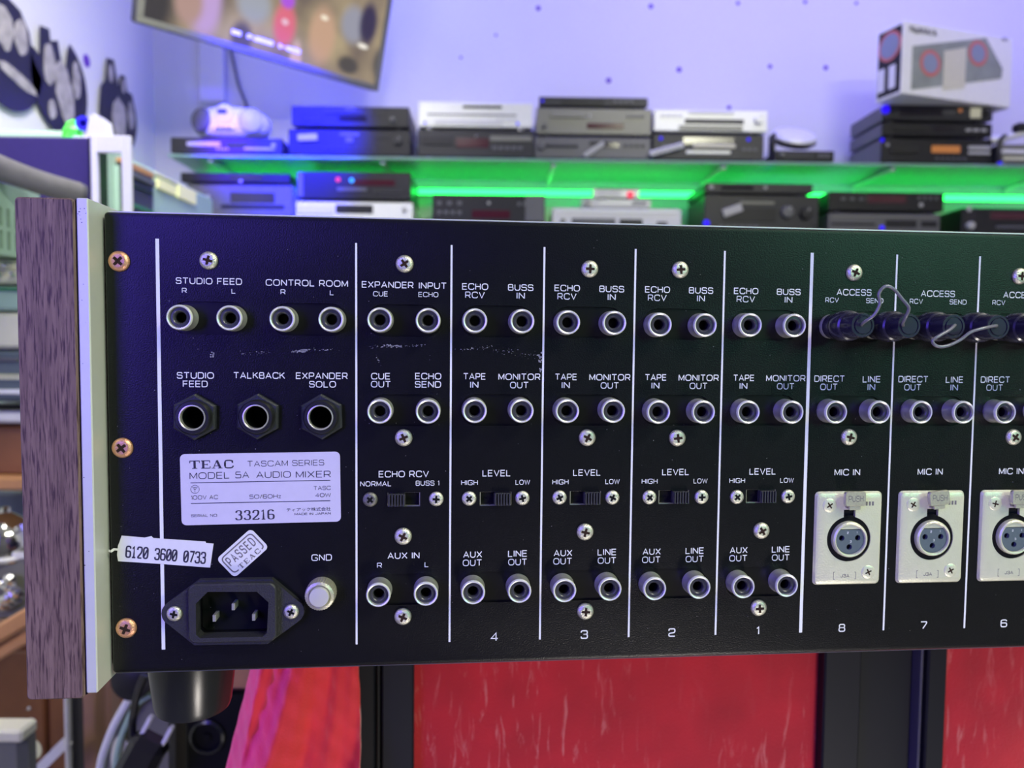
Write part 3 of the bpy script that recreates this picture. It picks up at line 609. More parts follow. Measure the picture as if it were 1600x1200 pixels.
# --- microphone sockets
def xlr(cx, first):
    bx0, bx1, bz0, bz1 = -12.8, 12.75, -17.15, 17.35
    base = rrect(bx0, bz0, bx1, bz1, 1.6, 5); face = rrect(bx0 + 1.3, bz0 + 1.2, bx1 - 1.2, bz1 - 1.6, 1.2, 5)
    mid = rrect(bx0 + .5, bz0 + .5, bx1 - .5, bz1 - .6, 1.6, 5)
    H = []
    for k in range(40):
        a = PI / 2 + 2 * PI * (k + .5) / 40; H.append((8.35 * math.cos(a), 8.35 * math.sin(a)))
    a0 = [p for p in H if not (abs(p[0]) < 2.3 and p[1] > 0)]
    H = [(-2.2, 8.05), *a0, (2.2, 8.05), (2.2, 10.8), (-2.2, 10.8)]
    # order: counter clockwise starting left of the slot
    o = mpart('microphone_socket', MB().prism(base, 0, .01, [H], bev=[(face, -1.35), (mid, -1.0), (base, -.15)]), K['xlr'], (cx, 0, -70.72), smooth=25)
    mpart('socket_cup', MB().lathe([(8.6, .9), (8.6, -7), (0, -7)], 32).box(-2.4, -.2, 7.6, 2.4, .2, 11), K['matblack'], parent=o)
    mpart('shell', MB().lathe([(6.7, -7), (6.6, 1.8), (6.45, 2.5), (6.0, 2.9), (5.65, 2.8), (5.45, 2.3), (5.4, 1.0)], 40, caps=False), K['nickel' if first < 0 else 'xlr'], parent=o)
    segc = [(5.5 * math.cos(t), 5.5 * math.sin(t)) for t in [math.radians(a) for a in [44 + 92 * k / 10 for k in range(11)]]]
    mpart('key_segment', MB().prism(segc, -2.1, 4), K['xlr'], parent=o)
    ins = [(5.45 * math.cos(t), 5.45 * math.sin(t)) for t in [math.radians(a) for a in [139 + 262 * k / 26 for k in range(27)]]]
    pins = [(-3.15, .55), (2.95, .6), (-.2, -2.75)]
    mpart('insert', MB().prism(ins, -1.9, 1.5, [circle(a, b, 1.05, 14) for a, b in pins], bev=[([(a * .97, b * .985) for a, b in ins], -2.15), (ins, -1.9)]), K['insert'], parent=o, smooth=20)
    n = MB()
    for s, a, b in (('2', -.9, 2.5), ('1', 2.6, 2.6), ('3', .3, -.7)): word(s, a, b, .6 if s != '1' else .2, .8, -2.2, th=.2, mb=n)
    mpart('pin_number', n, K['ink'], parent=o, smooth=0)
    tb = MB().prism(rrect(-3.95, -2.65, 3.95, 2.65, .9, 4), -4.4, -3.4, bev=[(rrect(-3.7, -2.4, 3.7, 2.4, .8, 4), -4.7), (rrect(-3.95, -2.65, 3.95, 2.65, .9, 4), -4.3)])
    tb.box(-2.1, -4.3, -4.0, 2.0, -3.5, -2.4).box(-2.1, -3.6, -4.0, 2.0, -.2, -3.6)
    mpart('push_tab', tb, K['xlrtab'], (.35, 0, 15.35), parent=o, smooth=20, rot=(0, random.uniform(-.1, .02), 0))
    mpart('push_lettering', word('PUSH', .35, 15.5, 5.6, 2.2, -4.74, th=.12), K['greyink'], parent=o, smooth=0)
    e = MB()
    for pts, cl in (([(-4.9, -14.9), (-5.4, -14.9), (-5.4, -12.2), (-4.9, -12.2)], False), ([(2.6, -14.9), (3.1, -14.9), (3.1, -12.3), (2.6, -12.3)], False)): ribbon(e, pts, .18, cl, lambda a, b: (a, -1.37, b))
    word('J3A', -1.0, -13.6, 3.4, 1.3, -1.37, th=.2, mb=e); word('III', 7.6, 13.0, 3.2, 1.8, -1.37, th=.2, mb=e)
    mpart('cast_marks', e, K['greyink'], parent=o, smooth=0, kind='stuff')
    for x, z in ((-7.75, 12.45), (7.85, -12.35)): screw(x, z, 'flat', 'xlr', o, 1.3)
for i, x in enumerate(XLRX): xlr(x, i)

# --- printed legends
TX = [('STUDIO FEED', -76.67, 19.16, 21.37, 2.18), ('CONTROL ROOM', -44.71, 19.06, 27.2, 2.21), ('R', -84.65, 15.95, 1.64, 1.7), ('L', -68.79, 15.98, 1.35, 1.7), ('R', -52.61, 15.98, 1.68, 1.71), ('L', -36.49, 15.97, 1.38, 1.72), ('STUDIO', -81.43, -12.29, 12.02, 2.21), ('FEED', -81.52, -15.13, 8.08, 2.21), ('TALKBACK', -60.64, -12.18, 16.91, 2.23), ('EXPANDER', -39.91, -12.19, 17.29, 2.24), ('SOLO', -39.67, -15.06, 8.97, 2.24), ('EXPANDER', -17.8, 18.93, 17.45, 2.23), ('INPUT', -2.57, 18.87, 9.5, 2.24), ('CUE', -20.23, 15.81, 4.99, 1.73), ('ECHO', -4.04, 15.82, 6.79, 1.74), ('CUE', -20.16, -12.21, 6.49, 2.26), ('OUT', -20.11, -14.95, 6.71, 2.26), ('ECHO', -4.0, -12.12, 8.98, 2.27), ('SEND', -4.06, -14.95, 8.98, 2.27), ('ECHO RCV', -12.23, -45.99, 17.21, 2.3), ('NORMAL', -21.82, -49.33, 10.61, 1.78), ('BUSS 1', -4.11, -49.22, 8.12, 1.79), ('AUX IN', -12.29, -74.54, 11.03, 2.32), ('R', -20.53, -77.84, 1.76, 1.8), ('L', -4.31, -77.86, 1.44, 1.81), ('GND', -40.21, -74.77, 6.92, 2.3),
      ('4', 19.6, -104.18, 2.72, 3.2), ('3', 51.79, -104.22, 2.67, 3.2), ('2', 83.85, -104.33, 2.61, 3.15), ('1', 116.02, -104.43, 1.1, 3.1), ('8', 148.14, -104.25, 2.6, 3.0), ('7', 180.06, -104.05, 2.65, 3.0), ('6', 212.0, -104.14, 2.71, 3.0)]
T4 = [('ECHO', 11.94, 18.8, 8.98, 2.27), ('RCV', 11.89, 15.93, 6.74, 2.27), ('BUSS', 27.67, 18.73, 8.83, 2.27), ('IN', 27.7, 15.93, 2.89, 2.27), ('TAPE', 11.92, -12.1, 7.75, 2.28), ('IN', 11.87, -14.99, 2.88, 2.29), ('MONITOR', 27.55, -12.15, 14.71, 2.3), ('OUT', 27.53, -15.05, 6.5, 2.3), ('LEVEL', 19.87, -45.88, 9.87, 2.32), ('HIGH', 10.46, -49.15, 5.8, 1.8), ('LOW', 29.1, -49.16, 5.13, 1.81), ('AUX', 11.71, -74.55, 6.62, 2.34), ('OUT', 11.61, -77.5, 6.73, 2.35), ('LINE', 27.55, -74.49, 6.8, 2.36), ('OUT', 27.58, -77.51, 6.69, 2.36)]
T8 = [('ACCESS', 148.46, 18.97, 13.14, 2.36), ('RCV', 140.26, 16.09, 5.05, 1.83), ('SEND', 156.37, 16.07, 6.56, 1.84), ('DIRECT', 140.26, -12.23, 11.49, 2.39), ('OUT', 140.09, -15.2, 6.53, 2.39), ('LINE', 156.26, -12.33, 6.84, 2.4), ('IN', 156.25, -15.2, 2.93, 2.4), ('MIC IN', 148.2, -46.36, 9.79, 2.43)]
def legend(s, x, z, w, h): mpart('legend', word(s, x, z, w, h, -.06, th=.16, gap=.34), K['ink'], smooth=0)
for a in TX: legend(*a)
for d in (0, 32.0, 64.1, 96.3):
    for s, x, z, w, h in T4: legend(s, x + d, z, w, h)
for d in (0, 32.0, 64.0):
    for s, x, z, w, h in T8: legend(s, x + d, z, w, h)

# --- rating plate
PA = math.radians(.72)
rp = mpart('rating_plate', MB().prism(rot2(rrect(-26.45, -12.1, 26.45, 12.1, 1.6, 4), -60.24, -50.55, PA), -.14, 0), K['label'], smooth=0)
def pl(s, x, z, w, h, **k): mpart('plate_lettering', word(s, x, z, w, h, -.2, ang=PA, **k), K['darkink'], parent=rp, smooth=0)
pl('TEAC', -76.51, -42.28, 14.6, 2.95, font=SERIF, th=.1, gap=.16)
for s, x, z, w, h, t in [('TASCAM SERIES', -52.01, -41.99, 25.55, 1.96, .10), ('MODEL', -77.2, -46.06, 13.06, 2.25, .11), ('5A', -66.5, -45.9, 4.53, 2.26, .11), ('AUDIO', -56.13, -45.89, 11.51, 2.26, .11), ('MIXER', -42.85, -45.86, 11.73, 2.27, .11), ('100V AC.', -78.76, -53.47, 9.14, 1.43, .13), ('50/60Hz.', -58.71, -53.35, 10.95, 1.44, .13), ('TASC', -39.95, -50.59, 5.77, 1.37, .13), ('40W', -39.62, -53.07, 5.29, 1.37, .15), ('SERIAL NO.', -79.01, -59.67, 8.79, 0.98, .13), ('MADE IN JAPAN', -43.16, -59.47, 12.13, 0.84, .15)]:
    pl(s, x, z, w, h, th=t)
NUM = {'3': G(.6, P_([(.02, .78), (.05, 1), (.55, 1), (.55, .55), (.25, .53)], .28), P_([(.25, .53), (.6, .5), (.6, 0), (.0, 0), (.0, .2)], .28)), '2': FONT['2'], '1': G(.4, P_([(.0, .85), (.2, 1), (.2, 0)]), P_([(0, 0), (.4, 0)])), '6': FONT['6'], ' ': FONT[' ']}
NUM['2'] = G(.6, P_([(.02, .72), (.02, 1), (.58, 1), (.58, .55), (0, .05), (.02, 0), (.6, 0), (.62, .14)], .25)); NUM['6'] = G(.6, P_([(.55, .85), (.5, 1), (0, 1), (0, 0), (.6, 0), (.6, .55), (.02, .52)], .27))
pl('33216', -62.41, -59.63, 12.87, 3.5, font=NUM, th=.12, nib=(.2, .08), gap=.32)
ln = MB()
for a, b in (((-83.47, -48.52), (-37.2, -47.95)), ((-83.42, -55.52), (-37.22, -55.03))): ribbon(ln, [a, b], .24, False, lambda x, z: (x, -.2, z))
ribbon(ln, circle(-82.03, -50.7, 1.4, 20), .12, True, lambda x, z: (x, -.2, z))
for p in ([(-82.03, -51.7), (-82.03, -50.0)], [(-82.9, -50.0), (-81.15, -50.0)], [(-82.7, -50.35), (-82.03, -50.8), (-81.35, -50.35)]): ribbon(ln, p, .12, False, lambda x, z: (x, -.2, z))
mpart('plate_ruling', ln, K['darkink'], parent=rp, smooth=0)
def cjk():
    c = bpy.data.curves.new('maker_name', 'FONT'); c.body = 'ティアック株式会社'; c.align_x = 'CENTER'; c.align_y = 'CENTER'
    o = bpy.data.objects.new('maker_name', c); COL.objects.link(o); bpy.context.view_layer.update()
    me = bpy.data.meshes.new_from_object(o); bpy.data.objects.remove(o)
    xs = [v.co.x for v in me.vertices]; ys = [v.co.y for v in me.vertices]
    if not xs: return
    sx = 14.8 / (max(xs) - min(xs)); sy = 1.25 / (max(ys) - min(ys)); mx, my = (max(xs) + min(xs)) / 2, (max(ys) + min(ys)) / 2
    for v in me.vertices:
        a, b = (v.co.x - mx) * sx, (v.co.y - my) * sy
        v.co = ((-44.49 + a * math.cos(PA)) * .001, -.0002, (-57.93 + b + a * math.sin(PA)) * .001)
    me.name = 'plate_lettering'; me.materials.clear(); link('plate_lettering', me, K['darkink'], rp)
cjk()

# --- torn number label, inspection sticker
tl = [(-106.02, -66.21), (-98.65, -66.98), (-96.46, -66.52), (-95.79, -67.2), (-78.85, -68.62), (-78.65, -69.12), (-76.19, -69.38), (-77.41, -77.59), (-93.56, -76.02), (-107.28, -74.86), (-107.58, -72.8), (-107.25, -69.62), (-106.73, -68.39)]
to = mpart('number_label', MB().prism(tl, -.22, 0), K['paper'], smooth=0, label='torn white paper label with a twelve digit number')
ribbon(cb := MB(), [(-110.3, -71.2), (-109.2, -71.3), (-108.4, -70.7), (-107.2, -70.9)], .8, False, lambda x, z: (x, -.5 - .4 * math.sin(x * 2), z))
mpart('torn_curl', cb, K['paper'], parent=to, smooth=0)
DIG = {c: FONT[c] for c in '1267'}
DIG.update({'0': G(.62, P_([(0, 0), (0, 1), (.62, 1), (.62, 0)], .31, True), P_([(.08, .18), (.54, .82)])), '6': G(.62, P_([(.6, .8), (.6, 1), (0, 1), (0, 0), (.62, 0), (.62, .56), (0, .56)], .24)), '1': G(.5, P_([(.02, .8), (.25, 1), (.25, 0)]), P_([(0, 0), (.5, 0)])),
            '2': G(.62, P_([(0, .74), (0, 1), (.62, 1), (.62, .55), (0, .0), (.62, 0)], .24)), '3': G(.62, P_([(0, .78), (0, 1), (.6, 1), (.6, .53), (.2, .53)], .24), P_([(.2, .53), (.62, .53), (.62, 0), (0, 0), (0, .22)], .24)), '7': G(.62, P_([(0, 1), (.62, 1), (.2, 0)]))})
TA = math.radians(-5.4)
for s, x, z in (('6120', -101.09, -71.95), ('3600', -91.76, -72.9), ('0733', -82.39, -73.9)):
    mpart('label_digits', word(s, x, z, 7.35, 4.3, -.28, font=DIG, th=.17, gap=.26, ang=TA, nib=(.24, .14)), K['darkink'], parent=to, smooth=0)
SA = math.radians(42.2); SCX, SCZ = -66.61, -72.79
st = mpart('inspection_sticker', MB().prism(rot2(rrect(-7.75, -4.45, 7.75, 4.45, 1.5, 5), SCX, SCZ, SA), -.14, 0), K['paper'], smooth=0, label='white rounded inspection sticker reading PASSED')
bd = MB(); B = rrect(-6.7, -3.45, 6.7, 3.45, 1.3, 5)
path = _round([(-4.8, -3.3), (-6.7, -3.3), (-6.7, 3.4), (6.7, 3.4), (6.7, -3.3), (5.6, -3.3)], 1.5, False)
ribbon(bd, path, .42, False, lambda x, z: (SCX + x * math.cos(SA) - z * math.sin(SA), -.2, SCZ + x * math.sin(SA) + z * math.cos(SA)))
mpart('sticker_border', bd, K['greyink'], parent=st, smooth=0)
mpart('sticker_lettering', word('PASSED', SCX - .75 * math.sin(SA) - .1, SCZ + .75 * math.cos(SA), 11.6, 3.4, -.2, th=.15, ang=SA, gap=.42, cond=.62), K['greyink'], parent=st, smooth=0)
mpart('sticker_lettering', word('TEAC', SCX + 3.0 * math.sin(SA) + .2, SCZ - 3.0 * math.cos(SA) + .3, 9.2, 1.75, -.2, font=SERIF, th=.1, ang=SA, gap=.35), K['greyink'], parent=st, smooth=0)

# --- scuffs and dust on the paint
sc = MB()
def fleck(x, z, r, asp=1.0):
    n = random.randint(4, 7); a0 = random.uniform(0, 6.3)
    P = [(x + asp * r * random.uniform(.5, 1.2) * math.cos(a0 + 2 * PI * k / n), z + r * random.uniform(.5, 1.2) * math.sin(a0 + 2 * PI * k / n)) for k in range(n)]
    sc.add([(a, -.05, b) for a, b in P], [tuple(range(n))])
def trail(x0, z0, x1, z1, n, sp, r):
    for k in range(n):
        t = random.random(); fleck(x0 + (x1 - x0) * t, z0 + (z1 - z0) * t + random.gauss(0, sp), r * random.uniform(.4, 1.3), random.choice((1, 1, 2.2)))
for q in range(7): fleck(-75.9 + random.gauss(0, .35), -5.1 + random.gauss(0, .45), .35)
trail(-67, -4.9, -57, -4.2, 30, .35, .12); trail(-50, -4.1, -42, -3.4, 40, .25, .20); trail(-47, -3.7, -44.5, -3.6, 12, .15, .4); trail(-41, -3.5, -34, -3.4, 14, .2, .15)
trail(-25, -2.4, -5, -1.7, 55, .25, .14); trail(-20, -1.6, -13, -2.0, 30, .2, .2); trail(-22, -5, -20, -9, 12, .5, .13); trail(5, -3.2, 18, -1.8, 34, .35, .15); trail(18, -2.5, 34, -5, 40, .9, .12)
for q in range(16): fleck(34.6 + random.gauss(0, .35), -5.7 + random.gauss(0, .9), .38)
for q in range(8): fleck(34.9 + random.gauss(0, .3), -9.6 + random.gauss(0, .5), .3)
for q in range(260): fleck(random.uniform(-108, 225), random.uniform(-110, 38), random.uniform(.05, .16))
mpart('paint_scuffs', sc, K['scuff'], smooth=0, kind='stuff')

# ================================================================ JUMPER LEADS in the access sockets (things of their own)
plug_me = mm(MB().lathe([(4.5, 2.0), (4.5, 6.5), (5.15, 7.2), (5.4, 8.5), (5.35, 12.4), (5.0, 13.6), (4.4, 14.0), (4.3, 15.0), (4.25, 20.2), (3.95, 21.0), (3.3, 21.0), (3.2, 20.7), (2.9, 20.7), (2.75, 21.1), (0, 21.1)], 40)).mesh('plug')
def jumper(x0, x1, z, wire, label, front=None):
    base = MIX + Matrix.Rotation(RZ, 3, 'Z') @ Vector((x0 * .001, 0, z * .001))
    j = thing('jumper_lead', label, 'jumper lead', base, RZ, 'jumper leads in the access sockets')
    link('plug', plug_me, K['plug'], j, (0, 0, 0)); link('plug', plug_me, K['plug'], j, ((x1 - x0) * .001, 0, 0))
    t = MB().tube([((a - x0), -d, (b - z)) for a, b, d in wire], .55, 10, 6)
    link('wire', mm(t).mesh('wire', 60), K['cable'], j)
jumper(140.25, 156.5, 6.6, [(140.0, 6.6, 20.5), (139.2, 7.6, 23.5), (141.36, 9.93, 25.5), (142.9, 13.6, 26), (142.4, 16.6, 26), (143.74, 18.7, 26), (145.53, 19.3, 26), (147.85, 18.1, 26), (150.5, 15.2, 26), (152.9, 12.4, 26), (152.7, 9.6, 25), (153.0, 7.6, 23), (154.6, 6.6, 20.5)], 'thin dark lead arched upwards between the two access plugs of channel 8')
jumper(172.36, 188.4, 6.6, [(172.3, 6.7, 20.5), (170.6, 6.9, 24), (167.2, 5.2, 26), (163.2, 3.3, 27), (160.9, 1.6, 27), (162.6, -.1, 27), (166.0, .0, 27), (170.5, 2.0, 27), (174.1, 4.6, 27), (178.7, 6.0, 27), (184.3, 6.9, 25), (187.9, 6.8, 20.5)], 'thin dark lead looped downwards between the two access plugs of channel 7')
jumper(204.45, 220.5, 6.6, [(204.3, 6.6, 20.5), (204.0, 8.5, 24), (207, 13, 27), (212, 14, 27), (217, 10, 27), (220.4, 6.6, 20.5)], 'black access plug of channel 6 cut off by the right edge')

# ================================================================ SHELVES with hi-fi separates
YS = 2.80                                     # front edge of the glass shelves
ZU = at(1000, 249.5, YS).z; ZL = ZU - 0.279
def shelf(name, z, x0, x1, label):
    t = thing(name, label, 'shelf', (x0, YS, z - .01))
    link('glass_pane', MB().box(0, 0, 0, x1 - x0, YB - YS - .004, .009, .001).mesh('glass_pane', 0), K['glass'], t)
    x = .14
    while x < x1 - x0:
        link('bracket', MB().box(x - .008, .03, -.012, x + .008, YB - YS, -.0015).box(x - .008, YB - YS - .02, -.030, x + .008, YB - YS - .001, -.001).mesh('bracket', 0), K['silver'], t); x += .62
    return t
xs0 = at(262, 240, YS).x
shelf('glass_shelf', ZU, xs0, 2.6, 'upper tinted glass shelf with a green light strip below its rear edge')
shelf('glass_shelf', ZL, xs0, 2.6, 'lower glass shelf mostly hidden behind the black mixer panel')
def strip(z, x0, x1, label):
    t = thing('light_strip', label, 'light strip', (x0, YB - .03, z))
    link('channel', MB().box(0, .012, -.011, x1 - x0, .03, .011).mesh('channel', 0), K['silver'], t)
    link('glowing_tube', MB().box(0, 0, -.010, x1 - x0, .012, .010).mesh('glowing_tube', 0), K['greenstrip'], t)
strip(ZU - .060, xs0 + .02, 2.58, 'bright green light strip along the back wall under the upper shelf')

def hifi(name, label, cat, x0, x1, z0, h, body, face, feats=(), Y=YS + .025, depth=.27, tilt=0.0, feet=None, group=None):
    """separates: casing, faceplate, feet and the controls the photograph shows; feats in fractions of the face (u right, v down)"""
    W = x1 - x0; fh = min(.010, h * .18)
    t = thing(name, label, cat, (x0, Y, z0), tilt, group)
    H = h - fh
    link('casing', MB().box(.003, .012, fh, W - .003, depth, fh + H, .002).mesh('casing', 0), K[body], t)
    link('faceplate', MB().box(0, 0, fh * .9, W, .0122, fh + H - .001, .0025).mesh('faceplate', 0), K[face], t)
    fm = MB().lathe([(.013, .0), (.016, 0.001), (.017, fh)], 14); fm.v = [(a, c, b) for a, b, c in fm.v]; fm.v = [(a, b, -c) for a, b, c in fm.v]
    fme = fm.mesh('foot')
    for fx in (.04, W - .04):
        for fy in (.03, depth - .04): link('foot', fme, K[feet or 'black'], t, (fx, fy, -0.0005 + .0005))
    for f in feats:
        k = f[0]; u, v = f[1], f[2]
        X = u * W; Z = fh + H * (1 - v)
        if k in ('display', 'tray', 'strip', 'button', 'tag'):
            ww, hh = f[3] * W, f[4] * H; m = f[5]
            prot = {'display': .002, 'tray': .006, 'strip': .003, 'button': .005, 'tag': .008}[k]
            nm = {'display': 'display', 'tray': 'disc_tray', 'strip': 'trim_strip', 'button': 'button', 'tag': 'price_tag'}[k]
            mb = MB().box(-ww / 2, -prot, -hh / 2, ww / 2, .001, hh / 2, .0012)
            link(nm, mb.mesh(nm, 0), K[m], t, (X, 0 if k != 'tag' else -.004, Z), (0, f[6] if len(f) > 6 else 0, 0))
        elif k == 'knob':
            r = f[3] * W; m = f[4]
            kb = link('knob', MB().lathe([(r, 0), (r * .97, .012), (r * .85, .016), (0, .016)], 24).mesh('knob'), K[m], t, (X, 0, Z))
            link('pointer', MB().box(-r * .07, -.0175, r * .3, r * .07, -.015, r * .9).mesh('pointer', 0), K['button'], kb, (0, 0, 0), (0, .5, 0))
        elif k == 'led':  # blue ones are projected light spots, the others belong to the unit
            r = f[3]; link('indicator_light', MB().lathe([(r, 0), (r, .002), (r * .6, .005), (0, .006)], 14).mesh('indicator_light'), K[f[4]], t, (X, 0, Z))
        elif k == 'row':                      # row of small buttons: u, v, count, pitch, w, h, material
            n, pitch, ww, hh, m = f[3:8]; bm_ = MB().box(-ww * W / 2, -.004, -hh * H / 2, ww * W / 2, .001, hh * H / 2, .0008).mesh('button', 0)
            for q in range(n): link('button', bm_, K[m], t, (X + q * pitch * W, 0, Z))
    return t, z0 + h
PXM = YS / F * 1.004
def X_(px, py=200): return at(px, py, YS + .02).x
def H_(px): return px * PXM
def grow(it, extra):                          # taller body reaching down to the shelf, controls kept in its upper part
    it = list(it); k = it[5] / (it[5] + extra); it[5] += extra; fe = []
    for f in it[8]:
        f = list(f); f[2] *= k
        if f[0] in ('display', 'tray', 'strip', 'button', 'tag'): f[4] *= k
        if f[0] == 'row': f[6] *= k
        fe.append(tuple(f))
    it[8] = fe; return it
def stack(z, items, extra=0):
    for n, it in enumerate(items):
        if n == 0 and extra: it = grow(it, extra)
        name, label, cat, a, b, hp, body, face, feats = it[:9]; kw = it[9] if len(it) > 9 else {}
        _, z = hifi(name, label, cat, X_(a), X_(b), z, H_(hp), body, face, feats, **kw)
    return z
# ---- upper shelf, from the left
z = stack(ZU, [('dvd_player', 'slim player glowing violet under the white boombox', 'DVD player', 265, 440, 28, 'black', 'darkgrey', [('tray', .3, .45, .3, .3, 'button'), ('display', .6, .5, .2, .35, 'dsp'), ('strip', .8, .7, .28, .16, 'button'), ('knob', .93, .5, .02, 'button'), ('row', .42, .75, 4, .03, .018, .14, 'button')])])
def boombox(z):
    c = at(357, 190, YS + .05); t = thing('boombox', 'white egg-shaped boombox with two round speakers on the slim violet-lit player', 'boombox', (c.x, YS + .09, z))
    W = H_(118) / 2; Hh = H_(50)
    b = MB(); n, m = 28, 14; vs = []; fs = []
    for i in range(m + 1):
        th = -PI / 2 + PI * i / m
        for k in range(n):
            a = 2 * PI * k / n; sg = lambda x, e: math.copysign(abs(x) ** e, x)
            vs.append((W * sg(math.cos(th), .7) * sg(math.cos(a), .75), .085 * sg(math.cos(th), .7) * sg(math.sin(a), .8), Hh / 2 + Hh / 2 * sg(math.sin(th), .8)))
    for i in range(m):
        for k in range(n): fs.append((i * n + k, i * n + (k + 1) % n, (i + 1) * n + (k + 1) % n, (i + 1) * n + k))
    b.add(vs, fs); link('shell', b.mesh('shell', 60), K['white'], t)
    for s in (-1, 1):
        sp = link('speaker_grille', MB().lathe([(.043, -.02), (.043, .018), (.038, .024), (.02, .028), (0, .029)], 28).mesh('speaker_grille'), K['lgrey' if s < 0 else 'button'], t, (s * .083, -.052, Hh * .52), (0, 0, s * .35))
    link('disc_lid', MB().lathe([(.036, 0), (.036, .02), (.030, .026), (0, .028)], 28).mesh('disc_lid'), K['white'], t, (0, -.062, Hh * .66))
    link('display', MB().box(-.016, -.1, -.006, .016, -.07, .008, .002).mesh('display', 0), K['dsp'], t, (-.004, .003, Hh * .72))
    link('control_panel', MB().box(-.034, -.088, -.004, .034, -.06, .006, .002).mesh('control_panel', 0), K['silver'], t, (0, 0, Hh * .25))
    for s in (-1, 0, 1): link('button', MB().box(-.006, -.092, -.002, .006, -.085, .003, .001).mesh('button', 0), K['lgrey'], t, (s * .018, 0, Hh * .25))
boombox(z)
stack(ZU, [('amplifier', 'lower of two blue-lit black units left of the silver player, with white tag', 'amplifier', 450, 641, 43, 'black', 'dark', [('tag', .16, .36, .16, .26, 'button', -.05), ('strip', .5, .2, .16, .12, 'lgrey'), ('button', .5, .42, .06, .2, 'lgrey'), ('knob', .9, .45, .035, 'darkgrey'), ('row', .3, .75, 9, .05, .03, .1, 'darkgrey'), ('row', .72, .3, 3, .04, .025, .1, 'darkgrey')], dict(feet='chrome')),
           ('cd_player', 'upper of two blue-lit black units left of the silver player', 'CD player', 455, 639, 35, 'black', 'dark', [('tray', .45, .3, .34, .2, 'black'), ('strip', .5, .12, .08, .12, 'lgrey'), ('display', .52, .62, .24, .24, 'dsp'), ('knob', .86, .66, .022, 'lgrey'), ('row', .12, .7, 3, .05, .03, .12, 'darkgrey'), ('row', .7, .3, 3, .04, .025, .1, 'darkgrey')])])
stack(ZU, [('cd_player', 'dark CD player with pale feet under the silver player', 'CD player', 652, 835, 45, 'dark', 'darkgrey', [('tray', .17, .45, .26, .3, 'dark'), ('display', .47, .5, .28, .36, 'maroon'), ('strip', .8, .32, .36, .2, 'grey'), ('row', .66, .68, 5, .055, .04, .13, 'lgrey'), ('led', .5, .25, .004, 'button')], dict(feet='chrome')),
           ('dvd_player', 'bright silver disc player with a dark slot on the dark CD player', 'DVD player', 653, 832, 42, 'silver', 'silver', [('display', .56, .2, .34, .11, 'darkgrey'), ('strip', .47, .52, .78, .05, 'lgrey'), ('strip', .45, .82, .6, .16, 'white'), ('led', .06, .86, .005, 'blueled'), ('led', .87, .86, .005, 'blueled'), ('row', .7, .7, 4, .05, .03, .1, 'white')], dict(feet='chrome'))])
z = stack(ZU, [('cd_player', 'mid-grey CD player with a slanted white tag under the champagne-grey one', 'CD player', 836, 1018, 36, 'lgrey', 'lgrey', [('tray', .22, .45, .3, .12, 'darkgrey'), ('display', .66, .38, .13, .26, 'dsp'), ('display', .55, .3, .16, .2, 'dark'), ('tag', .51, .62, .2, .24, 'button', -.60), ('knob', .06, .5, .03, 'lgrey'), ('row', .78, .4, 4, .05, .03, .12, 'darkgrey')]),
           ('cd_player', 'champagne-grey CD player with a wide maroon display', 'CD player', 838, 1018, 44, 'grey', 'grey', [('tray', .27, .3, .3, .17, 'grey'), ('display', .6, .68, .32, .22, 'maroon'), ('button', .46, .3, .02, .12, 'button'), ('row', .8, .3, 4, .04, .03, .08, 'lgrey'), ('knob', .07, .72, .02, 'lgrey')]),
           ('tuner', 'thin dark tuner on top of the champagne-grey CD player', 'tuner', 842, 1012, 17, 'darkgrey', 'darkgrey', [('display', .4, .5, .4, .5, 'dark'), ('row', .7, .5, 4, .05, .03, .3, 'lgrey'), ('led', .03, .5, .005, 'blueled')])])
xm = X_(1007); tw = thing('small_adapter', 'tiny dark box on the right end of the thin dark tuner', 'adapter', (xm, YS + .09, z))
link('body', MB().box(-.014, -.02, 0, .014, .02, .010, .002).mesh('body', 0), K['lgrey'], tw); link('plug', MB().box(-.006, -.03, .002, .006, -.02, .007, .001).mesh('plug', 0), K['nickel'], tw)
stack(ZU, [('dvd_player', 'dark disc player with papers in its open slot under the silver receiver', 'DVD player', 1021, 1195, 43, 'darkgrey', 'darkgrey', [('display', .5, .28, .46, .3, 'dsp'), ('tray', .55, .48, .38, .16, 'cream'), ('strip', .5, .72, .4, .12, 'silver'), ('row', .1, .5, 3, .05, .03, .12, 'lgrey'), ('row', .82, .6, 3, .05, .03, .12, 'lgrey'), ('led', .07, .2, .006, 'blueled'), ('led', .86, .2, .006, 'blueled')]),
           ('receiver', 'silver receiver with a small round knob beside the champagne-grey stack', 'receiver', 1022, 1200, 37, 'silver', 'silver', [('display', .53, .55, .52, .22, 'darkgrey'), ('strip', .5, .85, .56, .2, 'grey'), ('knob', .92, .45, .04, 'silver'), ('strip', .5, .14, .4, .12, 'white'), ('row', .08, .3, 4, .05, .03, .12, 'white')])])
p = at(1042, 233, YS - .000); rm = thing('remote_control', 'pale remote leaning against the dark disc player by the grey stack', 'remote control', p, rot=(0, -.27, 0))
link('body', MB().box(-.062, 0, -.010, .062, .013, .010, .004).mesh('body', 0), K['white'], rm)
bmm = MB().box(-.004, -.002, -.003, .004, .001, .003).mesh('button', 0)
for q in range(6): link('button', bmm, K['lgrey'], rm, (-.045 + q * .018, 0, .001))
